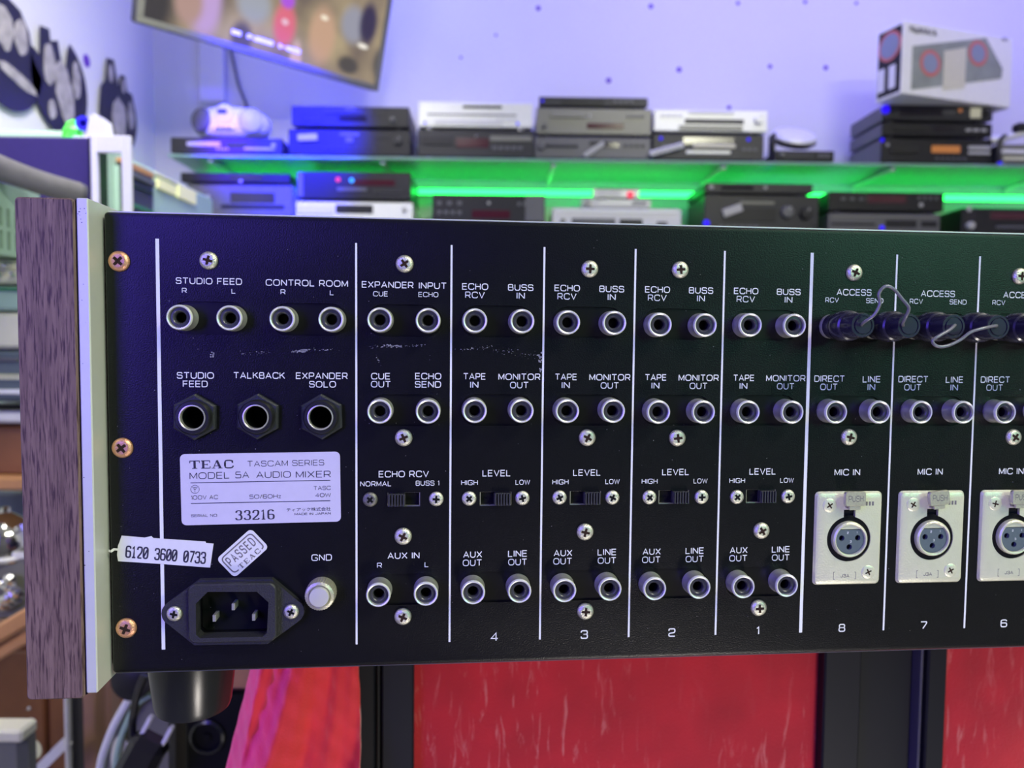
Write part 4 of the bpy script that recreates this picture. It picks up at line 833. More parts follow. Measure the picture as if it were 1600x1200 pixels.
# little black player with a round lid
x0 = X_(1217); t = thing('portable_cd_player', 'round pale-lidded portable player lying on a small black box', 'CD player', (X_(1254), YS + .115, ZU + H_(22) + .046), rot=(.55, .04, 0))
d = MB().lathe([(.080, 0), (.084, .010), (.078, .020), (.070, .024), (0, .027)], 40); d.v = [(a, c, -b) for a, b, c in d.v]; link('lid', d.mesh('lid'), K['silver'], t, (0, 0, .012))
d = MB().lathe([(.070, 0), (.084, .012), (.082, .022)], 40); d.v = [(a, c, -b) for a, b, c in d.v]; link('base', d.mesh('base'), K['darkgrey'], t, (0, 0, -.004))
link('display', MB().box(-.02, -.088, .006, .02, -.07, .016, .002).mesh('display', 0), K['dsp'], t)
hifi('radio', 'small black box radio under the round portable player', 'radio', X_(1213), X_(1306), ZU, H_(20), 'black', 'dark', [('display', .4, .5, .5, .5, 'darkgrey'), ('row', .75, .5, 3, .07, .05, .3, 'lgrey'), ('knob', .1, .5, .04, 'lgrey')], depth=.17)
t = thing('display_stand', 'thin black upright card holder left of the round portable player', 'stand', (X_(1216), YS + .05, ZU))
link('upright', MB().box(-.004, 0, 0, .003, .06, H_(50), .001).mesh('upright', 0), K['black'], t); link('base', MB().box(-.02, -.01, 0, .004, .07, .004, .001).mesh('base', 0), K['blueled'], t)  # base given the glow of a blue light spot
# stack of black separates with a carton on top
z = stack(ZU, [('cassette_deck', 'lowest black separate under the white carton, with an orange display', 'cassette deck', 1380, 1553, 41, 'lgrey', 'dark', [('tray', .2, .5, .24, .3, 'black'), ('display', .58, .45, .26, .3, 'orangeled'), ('button', .88, .38, .2, .16, 'button'), ('button', .88, .6, .2, .13, 'button'), ('row', .5, .85, 6, .05, .03, .1, 'lgrey'), ('led', .0, .1, .007, 'blueled'), ('led', .05, .3, .006, 'button')], dict(feet='chrome')),
           ('cd_player', 'middle black separate of the stack under the white carton', 'CD player', 1380, 1552, 24, 'lgrey', 'dark', [('tray', .25, .5, .3, .35, 'black'), ('row', .78, .55, 3, .07, .05, .2, 'button'), ('display', .55, .5, .2, .4, 'dsp')]),
           ('tuner', 'topmost black separate, directly below the white carton', 'tuner', 1380, 1552, 27, 'lgrey', 'darkgrey', [('led', .02, .35, .016, 'blueled'), ('display', .35, .5, .4, .5, 'dsp'), ('led', .7, .35, .007, 'orangeled'), ('knob', .93, .5, .032, 'black'), ('row', .55, .5, 3, .04, .03, .2, 'lgrey'), ('strip', .84, .5, .1, .7, 'cream')])])
def carton(z):
    W, Hh, D = .50, .248, .12; c = at(1408, 165, 2.70)
    t = thing('carton', 'white carton picturing a turntable on the stack of black separates', 'box', (c.x, 2.70, z), .30)
    link('body', MB().box(0, 0, 0, W, D, Hh, .002).mesh('body', 0), K['box'], t)
    pc = [(.04, .015), (.45, .10), (.455, .135), (.37, .235), (.04, .165)]
    link('picture', MB().prism(pc, -.001, .0).mesh('picture', 0), K['boxpic'], t)
    for cx, cz, r in ((.12, .115, .046), (.335, .175, .045)):
        link('pictured_platter', MB().lathe([(r, .001), (r, .0018), (0, .0018)], 32, (cx, 0, cz)).mesh('pictured_platter', 0), K['boxred'], t)
        link('pictured_disc', MB().lathe([(r * .72, .0018), (r * .72, .0024), (0, .0024)], 32, (cx, 0, cz)).mesh('pictured_disc', 0), K['boxblue'], t)
    link('pictured_mixer', MB().prism([(.18, .03), (.28, .05), (.28, .19), (.18, .165)], -.002, -.0008).mesh('pictured_mixer', 0), K['cream'], t)
    link('carton_lettering', word('Numark', .085, .222, .12, .026, -.0012, th=.22).mesh('carton_lettering', 0), K['dark'], t)
    link('carton_lettering', word('NS7', .46, .24, .03, .012, -.0012, th=.22).mesh('carton_lettering', 0), K['lgrey'], t)
    # printed end panel
    e = MB().box(-.001, .008, .01, 0, D - .008, Hh - .01); link('end_panel', e.mesh('end_panel', 0), K['dark'], t)
    for cz, r in ((.18, .052),):
        ph = MB().lathe([(r, 0), (r, .001), (0, .001)], 32); ph.v = [(b, a, c) for a, b, c in ph.v]; link('pictured_platter', ph.mesh('pictured_platter', 0), K['boxred'], t, (-.001, D / 2, cz))
        ph = MB().lathe([(r * .8, 0), (r * .8, .001), (0, .001)], 32); ph.v = [(b, a, c) for a, b, c in ph.v]; link('pictured_disc', ph.mesh('pictured_disc', 0), K['boxblue'], t, (-.002, D / 2, cz))
    link('pictured_fader', MB().box(-.002, .03, .03, -.001, .06, .11).box(-.002, .08, .03, -.001, .11, .11).mesh('pictured_fader', 0), K['silver'], t)
carton(z)
# next stack, cut by the frame
z = stack(ZU, [('amplifier', 'pale-fronted amplifier cut off by the right edge, upper shelf', 'amplifier', 1562, 1745, 34, 'darkgrey', 'grey', [('button', .18, .4, .3, .2, 'white'), ('strip', .3, .75, .5, .15, 'cream'), ('knob', .75, .5, .07, 'silver'), ('led', .02, .98, .008, 'blueled')], dict(feet='chrome'))])
c = at(1585, 205, YS + .06); t = thing('turntable_arm', 'white tonearm with a black cartridge lying on the pale amplifier', 'tonearm', (c.x, YS + .06, z))
link('arm_tube', MB().tube([(-.07, -.02, .018), (.02, -.03, .04), (.10, .0, .06), (.2, .05, .065)], .010, 12).mesh('arm_tube'), K['white'], t)
link('cartridge', MB().box(-.02, -.05, .045, .06, -.01, .075, .006).mesh('cartridge', 0), K['black'], t)
link('counterweight', MB().tube([(-.10, -.01, .018), (-.05, -.02, .02)], .016, 16).mesh('counterweight'), K['silver'], t)
hd = thing('cable', 'black lead hanging down between the black stack and pale amplifier', 'cable', (X_(1557), YS + .012, ZU + H_(40)))
link('lead', MB().tube([(.03, 0, .012), (.008, -.01, .0), (-.001, -.012, -.03), (.0, -.014, -.06), (.002, -.012, -H_(40) + .008)], .007, 10).mesh('lead'), K['black'], hd)
# ---- lower shelf
z = stack(ZL, [('receiver', 'violet-lit silver receiver at the left end of the lower shelf', 'receiver', 290, 456, 42, 'silver', 'lgrey', [('display', .62, .5, .42, .4, 'dsp'), ('strip', .62, .85, .6, .14, 'dark'), ('row', .1, .5, 3, .05, .03, .2, 'button')]),
           ('cassette_deck', 'thin black deck on top of the violet-lit receiver', 'cassette deck', 280, 452, 18, 'black', 'dark', [('display', .6, .5, .3, .4, 'dsp'), ('led', .55, .9, .006, 'button')])], 34)
z = stack(ZL, [('receiver', 'violet-silver unit with small dark window under the deck with red light', 'receiver', 461, 645, 36, 'silver', 'silver', [('display', .5, .35, .32, .4, 'dark'), ('tray', .17, .4, .3, .4, 'white'), ('knob', .93, .35, .02, 'button'), ('row', .4, .8, 5, .04, .03, .1, 'lgrey')]),
           ('cd_changer', 'blue-lit black deck with one red and one cyan light', 'CD changer', 463, 642, 46, 'black', 'dark', [('led', .36, .3, .008, 'redled'), ('led', .48, .32, .008, 'cyanled'), ('display', .68, .4, .36, .22, 'maroon'), ('strip', .48, .65, .26, .12, 'lgrey'), ('row', .68, .72, 6, .045, .03, .12, 'darkgrey'), ('strip', .03, .5, .05, .9, 'lgrey')])], 16)
stack(ZL, [('receiver', 'dark receiver with rows of pale buttons under the dark CD player', 'receiver', 676, 853, 44, 'darkgrey', 'dark', [('strip', .91, .5, .17, .98, 'lgrey'), ('led', .5, .33, .006, 'button'), ('display', .52, .75, .34, .3, 'maroon'), ('row', .06, .35, 3, .09, .04, .14, 'lgrey'), ('row', .06, .7, 4, .06, .035, .14, 'lgrey'), ('row', .77, .35, 2, .05, .03, .14, 'lgrey')])], 22)
z = stack(ZL, [('cassette_deck', 'white cassette deck with dark windows behind the panel edge', 'cassette deck', 865, 1068, 47, 'white', 'white', [('display', .32, .60, .34, .45, 'lgrey'), ('display', .61, .60, .18, .42, 'darkgrey'), ('button', .85, .65, .08, .36, 'lgrey'), ('strip', .5, .12, .94, .08, 'silver'), ('knob', .08, .5, .02, 'grey')])], 0)
z1 = z; _, z2 = hifi('radio', 'small white radio lying on the white cassette deck', 'radio', X_(912), X_(1022), z1, H_(16), 'white', 'white', [('strip', .5, .4, .5, .4, 'silver'), ('knob', .08, .5, .05, 'button'), ('row', .75, .5, 3, .07, .05, .3, 'lgrey')], depth=.12, Y=YS + .05)
hifi('cassette_player', 'tiny silver cassette player with a red button on the small white radio', 'cassette player', X_(931), X_(1004), z2, H_(18), 'silver', 'silver', [('tray', .33, .5, .5, .5, 'white'), ('led', .80, .7, .013, 'redled'), ('strip', .5, .1, .9, .14, 'lgrey')], depth=.09, Y=YS + .06)
z = stack(ZL, [('receiver', 'big dark grey receiver with two round knobs and a white tag', 'receiver', 1104, 1284, 66, 'darkgrey', 'darkgrey', [('knob', .72, .42, .055, 'lgrey'), ('knob', .885, .45, .055, 'dark'), ('display', .40, .5, .46, .34, 'dark'), ('tag', .24, .40, .17, .2, 'button', -.35), ('strip', .46, .2, .3, .07, 'grey'), ('row', .15, .8, 6, .06, .04, .07, 'lgrey'), ('led', .02, .72, .012, 'blueled'), ('led', .97, .75, .004, 'black')]),
           ('tuner', 'thin dark blue tuner on top of the big two-knob receiver', 'tuner', 1104, 1274, 18, 'dark', 'darkgrey', [('led', .06, .45, .009, 'button'), ('led', .56, .45, .007, 'button'), ('display', .3, .5, .3, .4, 'dsp')])], 4)
z = stack(ZL, [('cassette_deck', 'grey deck with dark slots under the black tuner', 'cassette deck', 1300, 1476, 42, 'lgrey', 'lgrey', [('strip', .22, .45, .4, .1, 'dark'), ('display', .65, .42, .28, .3, 'dark'), ('strip', .9, .42, .14, .24, 'dark'), ('led', .48, .6, .009, 'blueled'), ('strip', .5, .14, .94, .08, 'grey'), ('row', .1, .75, 8, .05, .03, .1, 'darkgrey')]),
           ('tuner', 'black tuner with faint red display next to the two-knob receiver', 'tuner', 1300, 1481, 33, 'darkgrey', 'dark', [('display', .5, .4, .34, .4, 'maroon'), ('led', .8, .68, .008, 'button'), ('row', .78, .3, 4, .05, .02, .22, 'lgrey'), ('row', .12, .4, 3, .08, .04, .14, 'lgrey')])], 2)
z = stack(ZL, [('cd_player', 'black unit with a pale round knob cut off by the right edge', 'CD player', 1510, 1690, 42, 'black', 'dark', [('knob', .07, .72, .035, 'button'), ('led', .06, .05, .010, 'button'), ('display', .5, .3, .5, .3, 'maroon'), ('display', .1, .35, .1, .3, 'dsp'), ('strip', .5, .75, .4, .1, 'lgrey')])], 12)

# ================================================================ TELEVISION hung across the corner
A = Vector((-1.118, 2.40, 0)); A.z = at(221, 34, 2.40).z
Bp = at(590, 143, 3.02)
ux = Vector((Bp.x - A.x, Bp.y - A.y, 0)); Lw = ux.length; yawt = math.atan2(ux.y, ux.x)
tv = thing('television', 'flat television hung high across the corner, showing a warm blurred picture', 'television', A, rot=(0, 0, yawt))
tv.rotation_mode = 'XYZ'
tv.matrix_world = Matrix.Translation(A) @ Matrix.Rotation(yawt, 4, 'Z') @ Matrix.Rotation(math.asin((Bp.z - A.z) / Lw) * -1, 4, 'Y') @ Matrix.Rotation(math.radians(16), 4, 'X')
Hh = Lw * .575
link('cabinet', MB().box(0, .004, 0, Lw, .05, Hh, .006).box(Lw * .25, .05, Hh * .15, Lw * .75, .085, Hh * .7, .01).mesh('cabinet', 0), K['black'], tv)
bz = .020
for nm, q in (('bezel', (0, -.006, 0, Lw, .006, bz)), ('bezel', (0, -.006, Hh - bz, Lw, .006, Hh)), ('bezel', (0, -.006, bz, bz, .006, Hh - bz)), ('bezel', (Lw - bz, -.006, bz, Lw, .006, Hh - bz))):
    link(nm, MB().box(*q, .002).mesh(nm, 0), K['bezel'], tv)
link('screen', MB().box(bz, 0, bz, Lw - bz, .004, Hh - bz).mesh('screen', 0), K['tv'], tv)
K['caption'] = mat('on_air_caption', (.8, .8, .8), emit=(.75, .68, .58), estr=.45)
link('on_screen_caption', word('MICHAEL MCDONALD'[:0] + 'III NIIIII HIIII', .42, .055, .25, .018, -.0005, th=.3).mesh('on_screen_caption', 0), K['caption'], tv)
link('wall_arm', MB().box(Lw * .5 - .03, .085, Hh * .3, Lw * .5 + .03, .2, Hh * .4).mesh('wall_arm', 0), K['black'], tv)
c = at(331, 110, YB - .02)
dt = thing('cable_duct', 'white cable duct on the wall below the television', 'duct', (c.x, YB, at(331, 160, YB - .02).z))  # duct added where a patch of blue light falls on the wall
link('duct_cover', MB().box(-.05, -.03, 0, .05, -.002, .38, .005).mesh('duct_cover', 0), K['wall'], dt)
link('television_lead', MB().tube([(.03, -.02, .36), (.07, -.012, .22), (.10, -.012, .08), (.13, -.012, 0), (.14, -.012, -.04)], .005, 8).mesh('television_lead'), K['lgrey'], dt)

# ================================================================ CUT VINYL RECORDS on the left wall
def record(name, label, yc, zc, outline, arts, R=.15, tilt=0):
    t = thing(name, label, 'record', (XL + .012, yc, zc), rot=(0, 0, PI / 2))    # local x runs along the wall away from us, y into the wall
    t.rotation_euler = (0, tilt, PI / 2)
    link('disc', MB().prism(outline, -.002, .001).mesh('disc', 0), K['vinyl'], t)
    for a in arts: link(a[0], MB().prism(a[1], -.004, -.002).mesh(a[0], 0), K[a[2]], t)
    return t
def blob(cx, cz, rx, rz, n=18, j=.12, a=0):
    P = [(rx * (1 + random.uniform(-j, j)) * math.cos(2 * PI * k / n), rz * (1 + random.uniform(-j, j)) * math.sin(2 * PI * k / n)) for k in range(n)]
    return rot2(P, cx, cz, a)
def arc(a0, a1, r, n=14): return [(r * math.cos(math.radians(a0 + (a1 - a0) * k / n)), r * math.sin(math.radians(a0 + (a1 - a0) * k / n))) for k in range(n + 1)]
p = at_x(88, 132, XL)
record('vinyl_record', 'cut-out black record with two pale figures, above the green ornament', p.y, p.z,
       arc(-205, 68, .155, 30) + [(.045, .12), (.03, .05), (.0, .09), (-.01, .13), (-.05, .115), (-.055, .148), (-.10, .14), (-.105, .05)],
       [('portrait', blob(.02, -.02, .045, .10, a=.3), 'portrait'), ('portrait', blob(-.06, .04, .03, .06), 'portrait'), ('portrait', blob(.09, .04, .022, .06), 'portrait'), ('portrait', blob(-.05, -.09, .02, .03), 'portrait')])
p = at_x(5, 80, XL)
record('vinyl_record', 'cut-out black record with a curly-haired figure, cut off by the left edge', p.y, p.z,
       arc(-200, -8, .16, 22) + [(.115, .02), (.10, .09), (.06, .135), (.0, .15), (-.08, .13), (-.12, .05)],
       [('portrait', blob(-.02, .06, .045, .06), 'portrait'), ('portrait', blob(.06, .06, .03, .05), 'portrait'), ('portrait', blob(.04, -.06, .09, .018, a=-.2), 'portrait')])
p = at_x(180, 178, XL)
record('vinyl_record', 'smallest cut-out record with three heads, nearest the room corner', p.y, p.z,
       arc(-170, 20, .135, 22) + [(.10, .10), (.065, .10), (.05, .15), (.02, .145), (.0, .09), (-.03, .18), (-.075, .17), (-.09, .09), (-.12, .06)],
       [('portrait', blob(.0, -.02, .05, .075), 'portrait'), ('portrait', blob(.09, .02, .025, .05), 'portrait'), ('portrait', blob(-.055, .125, .015, .03), 'portrait'), ('portrait', blob(.035, .11, .012, .025), 'portrait')])

# ================================================================ LEFT SIDE: old studio gear
XC = -0.95
zt = at_x(265, 275, XC).z
y0, y1 = at_x(120, 240, XC).y, at_x(334, 310, XC).y
cons = thing('tape_console', 'long pale green studio console with tape bay and lit meters along the left wall', 'console', (XC, y0, 0))
D = y1 - y0
link('cabinet', MB().box(-.40, 0, .05, 0, D, zt, .012).mesh('cabinet', 0), K['sage'], cons)
link('plinth', MB().box(-.38, .02, 0, -.02, D - .02, .05).mesh('plinth', 0), K['dark'], cons)
def cface(name, pxa, pya, pxb, pyb, m, o=.004, parent=cons, X=XC, Y0=None):
    a = at_x(pxa, pya, X); b = at_x(pxb, pyb, X); zz = sorted((a.z, b.z)); Yb = y0 if Y0 is None else Y0
    return link(name, MB().box(-.001, a.y - Yb, zz[0], o, b.y - Yb, zz[1], .001).mesh(name, 0), K[m], parent)
cface('bay_frame', 178, 258, 236, 350, 'sage', .010)
cface('tape_bay', 181, 252, 233, 350, 'darkgrey', .012)
cface('reel_band', 182, 256, 232, 270, 'tan', .014); cface('reel_band', 183, 270, 232, 284, 'lgrey', .020); cface('reel_band', 184, 284, 232, 304, 'gtape', .018); cface('reel_band', 184, 318, 232, 330, 'gtape', .016)
cface('meter_window', 243, 278, 270, 305, 'meter', .010); cface('meter_window', 275, 288, 302, 320, 'meter', .010); cface('meter_frame', 241, 272, 305, 300, 'cream', .006)
# black crate and the white metal frame beside it
cr = at(139, 214, 1.25); cx0 = at(-70, 214, 1.25).x
cbz = at(100, 560, 1.25).z
crate = thing('flight_case', 'black-violet flat case standing behind the walnut cheek', 'case', (cx0, 1.25, cbz))
link('body', MB().box(0, 0, 0, cr.x - cx0, .05, cr.z - cbz, .003).mesh('body', 0), K['crate'], crate)
link('edge_strip', MB().box(cr.x - cx0, -.002, 0, cr.x - cx0 + .003, .05, cr.z - cbz).mesh('edge_strip', 0), K['black'], crate)
link('latch', MB().lathe([(.016, 0), (.014, .006), (0, .007)], 20, (cr.x - cx0 - .035, 0, cr.z - cbz - .095)).mesh('latch'), K['black'], crate)
f0, f1 = at(140.5, 211, 1.22), at(203, 211, 1.22); fz = at(170, 560, 1.22).z
fr = thing('wheeled_trolley', 'white upright tubular trolley end right of the black-violet case', 'trolley', (f0.x, 1.22, fz)); FW = f1.x - f0.x; FH = f0.z - fz
link('upright', MB().box(0, 0, 0, .009, .010, FH, .001).mesh('upright', 0), K['whitemetal'], fr); link('upright', MB().box(FW - .014, 0, 0, FW, .008, FH, .001).mesh('upright', 0), K['whitemetal'], fr)
link('crossbar', MB().box(.009, 0, FH - .026, FW - .014, .008, FH, .001).mesh('crossbar', 0), K['whitemetal'], fr); link('foot_bar', MB().box(.009, 0, 0, FW - .014, .008, .02, .001).mesh('foot_bar', 0), K['whitemetal'], fr)
zc = cr.z
g = at(104, 212, 1.28); gr = thing('green_ornament', 'bright green faceted ornament on the black-violet case', 'ornament', (g.x, 1.30, zc))
gm = MB(); n = 7
lv = [(.006, 0), (.019, .004), (.016, .022), (.009, .036), (0.0001, .041)]
vs = []; fs = []
for r, h in lv:
    for k in range(n):
        a = 2 * PI * k / n + h * 20; q = r * random.uniform(.8, 1.15); vs.append((q * math.cos(a), q * math.sin(a), h))
for i in range(len(lv) - 1):
    for k in range(n): fs.append((i * n + k, i * n + (k + 1) % n, (i + 1) * n + (k + 1) % n, (i + 1) * n + k))
fs.append(tuple(range(n))[::-1]); gm.add(vs, fs); link('crystal', gm.mesh('crystal', 0), K['greenplastic'], gr)
g = at(141, 212, 1.28); gr = thing('tape_dispenser', 'white and blue tape holder beside the green ornament', 'tape dispenser', (g.x, 1.29, zc))
link('side_plate', MB().prism([(-.008, 0), (.028, 0), (.022, .036), (.008, .046), (.0, .04)], -.012, -.006).mesh('side_plate', 0), K['white'], gr)
link('side_plate', MB().prism([(-.008, 0), (.028, 0), (.022, .036), (.008, .046), (.0, .04)], .010, .016).mesh('side_plate', 0), K['white'], gr)
link('tape_roll', MB().lathe([(.012, -.006), (.012, .010), (.006, .010), (.006, -.006)], 24, (-.012, 0, .030)).mesh('tape_roll'), K['bluep'], gr)
link('base', MB().box(-.028, -.014, 0, .03, .018, .008, .002).mesh('base', 0), K['white'], gr)
# vented pale green unit in front, with the padded tube across it
XV = -0.60
va, vb = at_x(-130, 300, XV), at_x(66, 318, XV); vz = va.z
ve = thing('vented_unit', 'pale green vented unit at the left edge beside the walnut cheek', 'amplifier', (XV, va.y, 0))
VT = at_x(40, 296, XV).z; VB = at_x(20, 400, XV).z
link('casing', MB().box(-.5, 0, VB, -.012, vb.y - va.y, VT, .006).mesh('casing', 0), K['sage'], ve)
# grille face with real slots
ylen = vb.y - va.y; hs = []
for k in range(26):
    yy = .03 + k * .0148
    if yy > ylen - .02: break
    for za, zb in ((.40, .66), (.08, .34)): hs.append([(yy, VB + (VT - VB) * za), (yy + .006, VB + (VT - VB) * za), (yy + .006, VB + (VT - VB) * zb), (yy, VB + (VT - VB) * zb)])
gmb = MB().prism([(0, VB), (ylen, VB), (ylen, VT), (0, VT)], -.003, 0, hs); gmb.v = [(-b - .006, a, c) for a, b, c in gmb.v]
link('vent_grille', gmb.mesh('vent_grille', 0), K['sage'], ve); link('grille_backing', MB().box(-.012, .01, VB + .005, -.0065, ylen - .01, VT - .005).mesh('grille_backing', 0), K['dark'], ve)
tb = thing('padded_tube', 'grey ribbed padded tube lying across the pale green vented unit', 'tube', at(60, 288, 1.0))
c0 = at(60, 288, 1.0)
pts = [at(-60, 236, .90) - c0, at(20, 270, .94) - c0, at(75, 289, .97) - c0, at(122, 302, 1.0) - c0]
link('sleeve', MB().tube(pts, .0148, 18, 8, taper=.95).mesh('sleeve', 60), K['tube'], tb)
tm = MB().tube([pts[3] - (pts[3] - pts[2]).normalized() * .004, pts[3] + (pts[3] - pts[2]).normalized() * .006], .0130, 18, 1); link('end_cap', tm.mesh('end_cap', 40), K['lgrey'], tb)
# rack of old gear seen in the sliver left of the cheek
def sliver(name, label, cat, y0_, y1_, m, Y=.98, x1=70, parts=(), dz=.2, box=.004):
    a, b = at(-110, y0_, Y), at(x1, y1_, Y); t = thing(name, label, cat, (a.x, Y, b.z))
    link('body', MB().box(0, 0, 0, b.x - a.x, dz, a.z - b.z, box).mesh('body', 0), K[m], t)
    for nm, px, py, rx, mm_, kind in parts:
        c = at(px, py, Y) - Vector((a.x, Y, b.z)); r = rx / F * Y
        if kind == 'k': link(nm, MB().lathe([(r, 0), (r * .95, .01), (r * .5, .014), (0, .015)], 20, (c.x, 0, c.z)).mesh(nm), K[mm_], t)
        else: link(nm, MB().box(c.x - r * kind, -.004, c.z - r, c.x + r * kind, .002, c.z + r, .001).mesh(nm, 0), K[mm_], t)
sliver('patch_bay', 'row of dull metal studs under the green vented unit', 'patch bay', 404, 444, 'cream', parts=[('stud', -6 + 11 * k, 416 + 12 * (k % 2), 4.5, 'chrome', 'k') for k in range(5)])
sliver('shelf_board', 'pale green shelf edge between the studs and the cream panel', 'shelf', 446, 486, 'sage', parts=[('groove', 20, 452, 2.5, 'gtape', 30)])
sliver('equalizer', 'cream-fronted unit at the left edge', 'equalizer', 488, 545, 'cream')
sliver('mixing_desk', 'blue-grey unit with a shiny bar at the left edge', 'mixer', 547, 628, 'insert', parts=[('bar', 10, 588, 5, 'chrome', 6), ('fader', 12, 562, 3, 'lgrey', 6), ('strip', 10, 612, 4, 'silver', 8)])
sliver('shelf_board', 'white shelf board above the dark brown gap', 'shelf', 641, 662, 'whitemetal', parts=[('dark_gap', 20, 636, 4, 'matblack', 12)])  # matte black block painted as the shade in the gap
sliver('drawer_box', 'dark brown drawer front at the left edge', 'drawer', 664, 743, 'brown', Y=1.0, parts=[('pull', -20, 705, 6, 'tan', 'k')])
sliver('shelf_board', 'orange-brown wooden shelf above the chrome dome', 'shelf', 744, 768, 'tan')
sliver('metal_tray', 'grey metal tray behind the chrome dome', 'tray', 769, 968, 'insert', Y=1.12, x1=80)
c = at(10, 872, 1.02); kt = thing('chrome_dome', 'chrome dome standing in front of the grey tray', 'kettle', c)
dd = MB().lathe([(.034, 0), (.036, .012), (.033, .034), (.024, .052), (.010, .060), (.006, .062), (.006, .068), (0, .070)], 28); dd.v = [(a, c_, -b) for a, b, c_ in dd.v]
link('shell', dd.mesh('shell'), K['chrome'], kt); link('collar', MB().tube([(0.037 * math.cos(a), 0.037 * math.sin(a), .006) for a in [2 * PI * k / 16 for k in range(17)]], .003, 8, 2).mesh('collar'), K['silver'], kt)
for k in range(14):
    q = at(random.uniform(-8, 32), random.uniform(888, 945), .99)
    kn = tag(link('glass_stopper', MB().lathe([(.001, .0), (.006, .002), (.009, .007), (.006, .012), (0, .014)], 8).mesh('glass_stopper', 0), K['chrome'], None, q, (random.uniform(0, 1), 0, 0)), 'small glinting metal stopper in the cluster below the chrome dome', 'stopper', 'glinting knobs below the chrome dome')
a = at(20, 965, 1.0); tr = thing('knob_board', 'dark board carrying the cluster of glinting knobs', 'board', at(-100, 952, 1.0)); link('board', MB().box(0, -.002, -.012, .17, .06, .078, .003).mesh('board', 0), K['greyboard'], tr); link('rim', MB().box(0, -.006, .07, .17, -.002, .078).mesh('rim', 0), K['silver'], tr)
wr = thing('wooden_rail', 'slanted tan wooden rail below the glinting knobs', 'rail', at(10, 985, .95), rot=(0, math.radians(-31), 0))
link('rail', MB().box(-.12, -.01, -.010, .10, .012, .012, .004).mesh('rail', 0), K['tan'], wr); link('lower_rail', MB().box(-.12, -.004, -.028, .10, .012, -.014, .003).mesh('lower_rail', 0), K['tan'], wr)

# ================================================================ LOWER LEFT
cb0 = at(-60, 1000, 1.25); cb1 = at(150, 1450, 1.25)
wc = thing('wooden_cabinet', 'glossy brown wooden cabinet below the walnut cheek', 'cabinet', (cb0.x, 1.25, 0))
W_ = at(300, 1000, 1.25).x - cb0.x; Ht = at(0, 990, 1.25).z
link('carcass', MB().box(0, .01, 0, W_, .35, Ht, .005).mesh('carcass', 0), K['brown'], wc)
link('door', MB().box(.01, 0, .02, W_ * .35, .012, Ht - .03, .003).mesh('door', 0), K['brown'], wc); link('door', MB().box(W_ * .37, 0, .02, W_ * .99, .012, Ht - .03, .003).mesh('door', 0), K['brown'], wc)
for px, py in ((46, 1106), (49, 1124)):
    q = at(px, py, 1.25) - Vector((cb0.x, 1.25, 0)); link('screw_head', MB().lathe([(.003, 0), (.002, .003), (0, .003)], 10, (q.x, -.001, q.z)).mesh('screw_head'), K['silver'], wc)
def bar(name, pts, r, m, parent, sub=6, n=12): return link(name, MB().tube([p - parent.location for p in pts], r, n, sub).mesh(name, 50), K[m], parent)
sr = thing('white_rack', 'white metal rack with an upright and a sloping bar in front of brown wood', 'rack', at(111, 1300, 1.0))
L = sr.location
q0, q1 = at(105, 1060, 1.0), at(118, 1420, 1.0)
link('upright', MB().box(q0.x - L.x, -.01, q1.z - L.z, q1.x - L.x, .01, q0.z - L.z, .001).mesh('upright', 0), K['whitemetal'], sr)
d0, d1 = at(48, 1215, 1.0), at(108, 1155, 1.0)
bm2 = MB(); dv = (d1 - d0).normalized(); nv = Vector((-dv.z, 0, dv.x)) * .0065
P4 = [d0 - dv * .1 + nv - L, d0 - dv * .1 - nv - L, d1 - nv - L, d1 + nv - L]
bm2.prism([(v.x, v.z) for v in P4], -.006, .006); link('sloping_bar', bm2.mesh('sloping_bar', 0), K['whitemetal'], sr)
link('dark_edge', MB().box(q1.x - L.x + .001, 0, q1.z - L.z, q1.x - L.x + .009, .012, q0.z - L.z).mesh('dark_edge', 0), K['black'], sr)
bx = thing('cardboard_box', 'pale grey-green box corner at the bottom left corner', 'box', at(-60, 1290, .82)); L = bx.location
link('body', MB().box(0, 0, 0, at(38, 1200, .82).x - L.x, .03, at(0, 1140, .82).z - L.z, .008).mesh('body', 0), K['greyboard'], bx)
link('lid', MB().box(-.005, -.01, at(0, 1155, .82).z - L.z, at(44, 1200, .82).x - L.x, .02, at(0, 1140, .82).z - L.z + .004, .003).mesh('lid', 0), K['cream'], bx)
rl = thing('white_tube', 'short white tube lying at the bottom left corner', 'tube', at(20, 1185, .86)); 
bar('tube', [at(-20, 1215, .86), at(10, 1196, .86), at(50, 1172, .86)], .011, 'whitemetal', rl); bar('end_cap', [at(46, 1174, .86), at(53, 1170, .86)], .0115, 'cream', rl, 1)
pp = thing('wooden_post', 'pale brown wooden post right of the white rack', 'post', at(140, 1400, 1.05)); L = pp.location
link('post', MB().box(at(124, 1060, 1.05).x - L.x, 0, 0, at(172, 1060, 1.05).x - L.x, .03, at(140, 1040, 1.05).z - L.z, .003).mesh('post', 0), K['peach'], pp)
link('groove', MB().box(at(124, 1060, 1.05).x - L.x - .004, .002, 0, at(124, 1060, 1.05).x - L.x, .03, at(140, 1040, 1.05).z - L.z).mesh('groove', 0), K['brown'], pp)
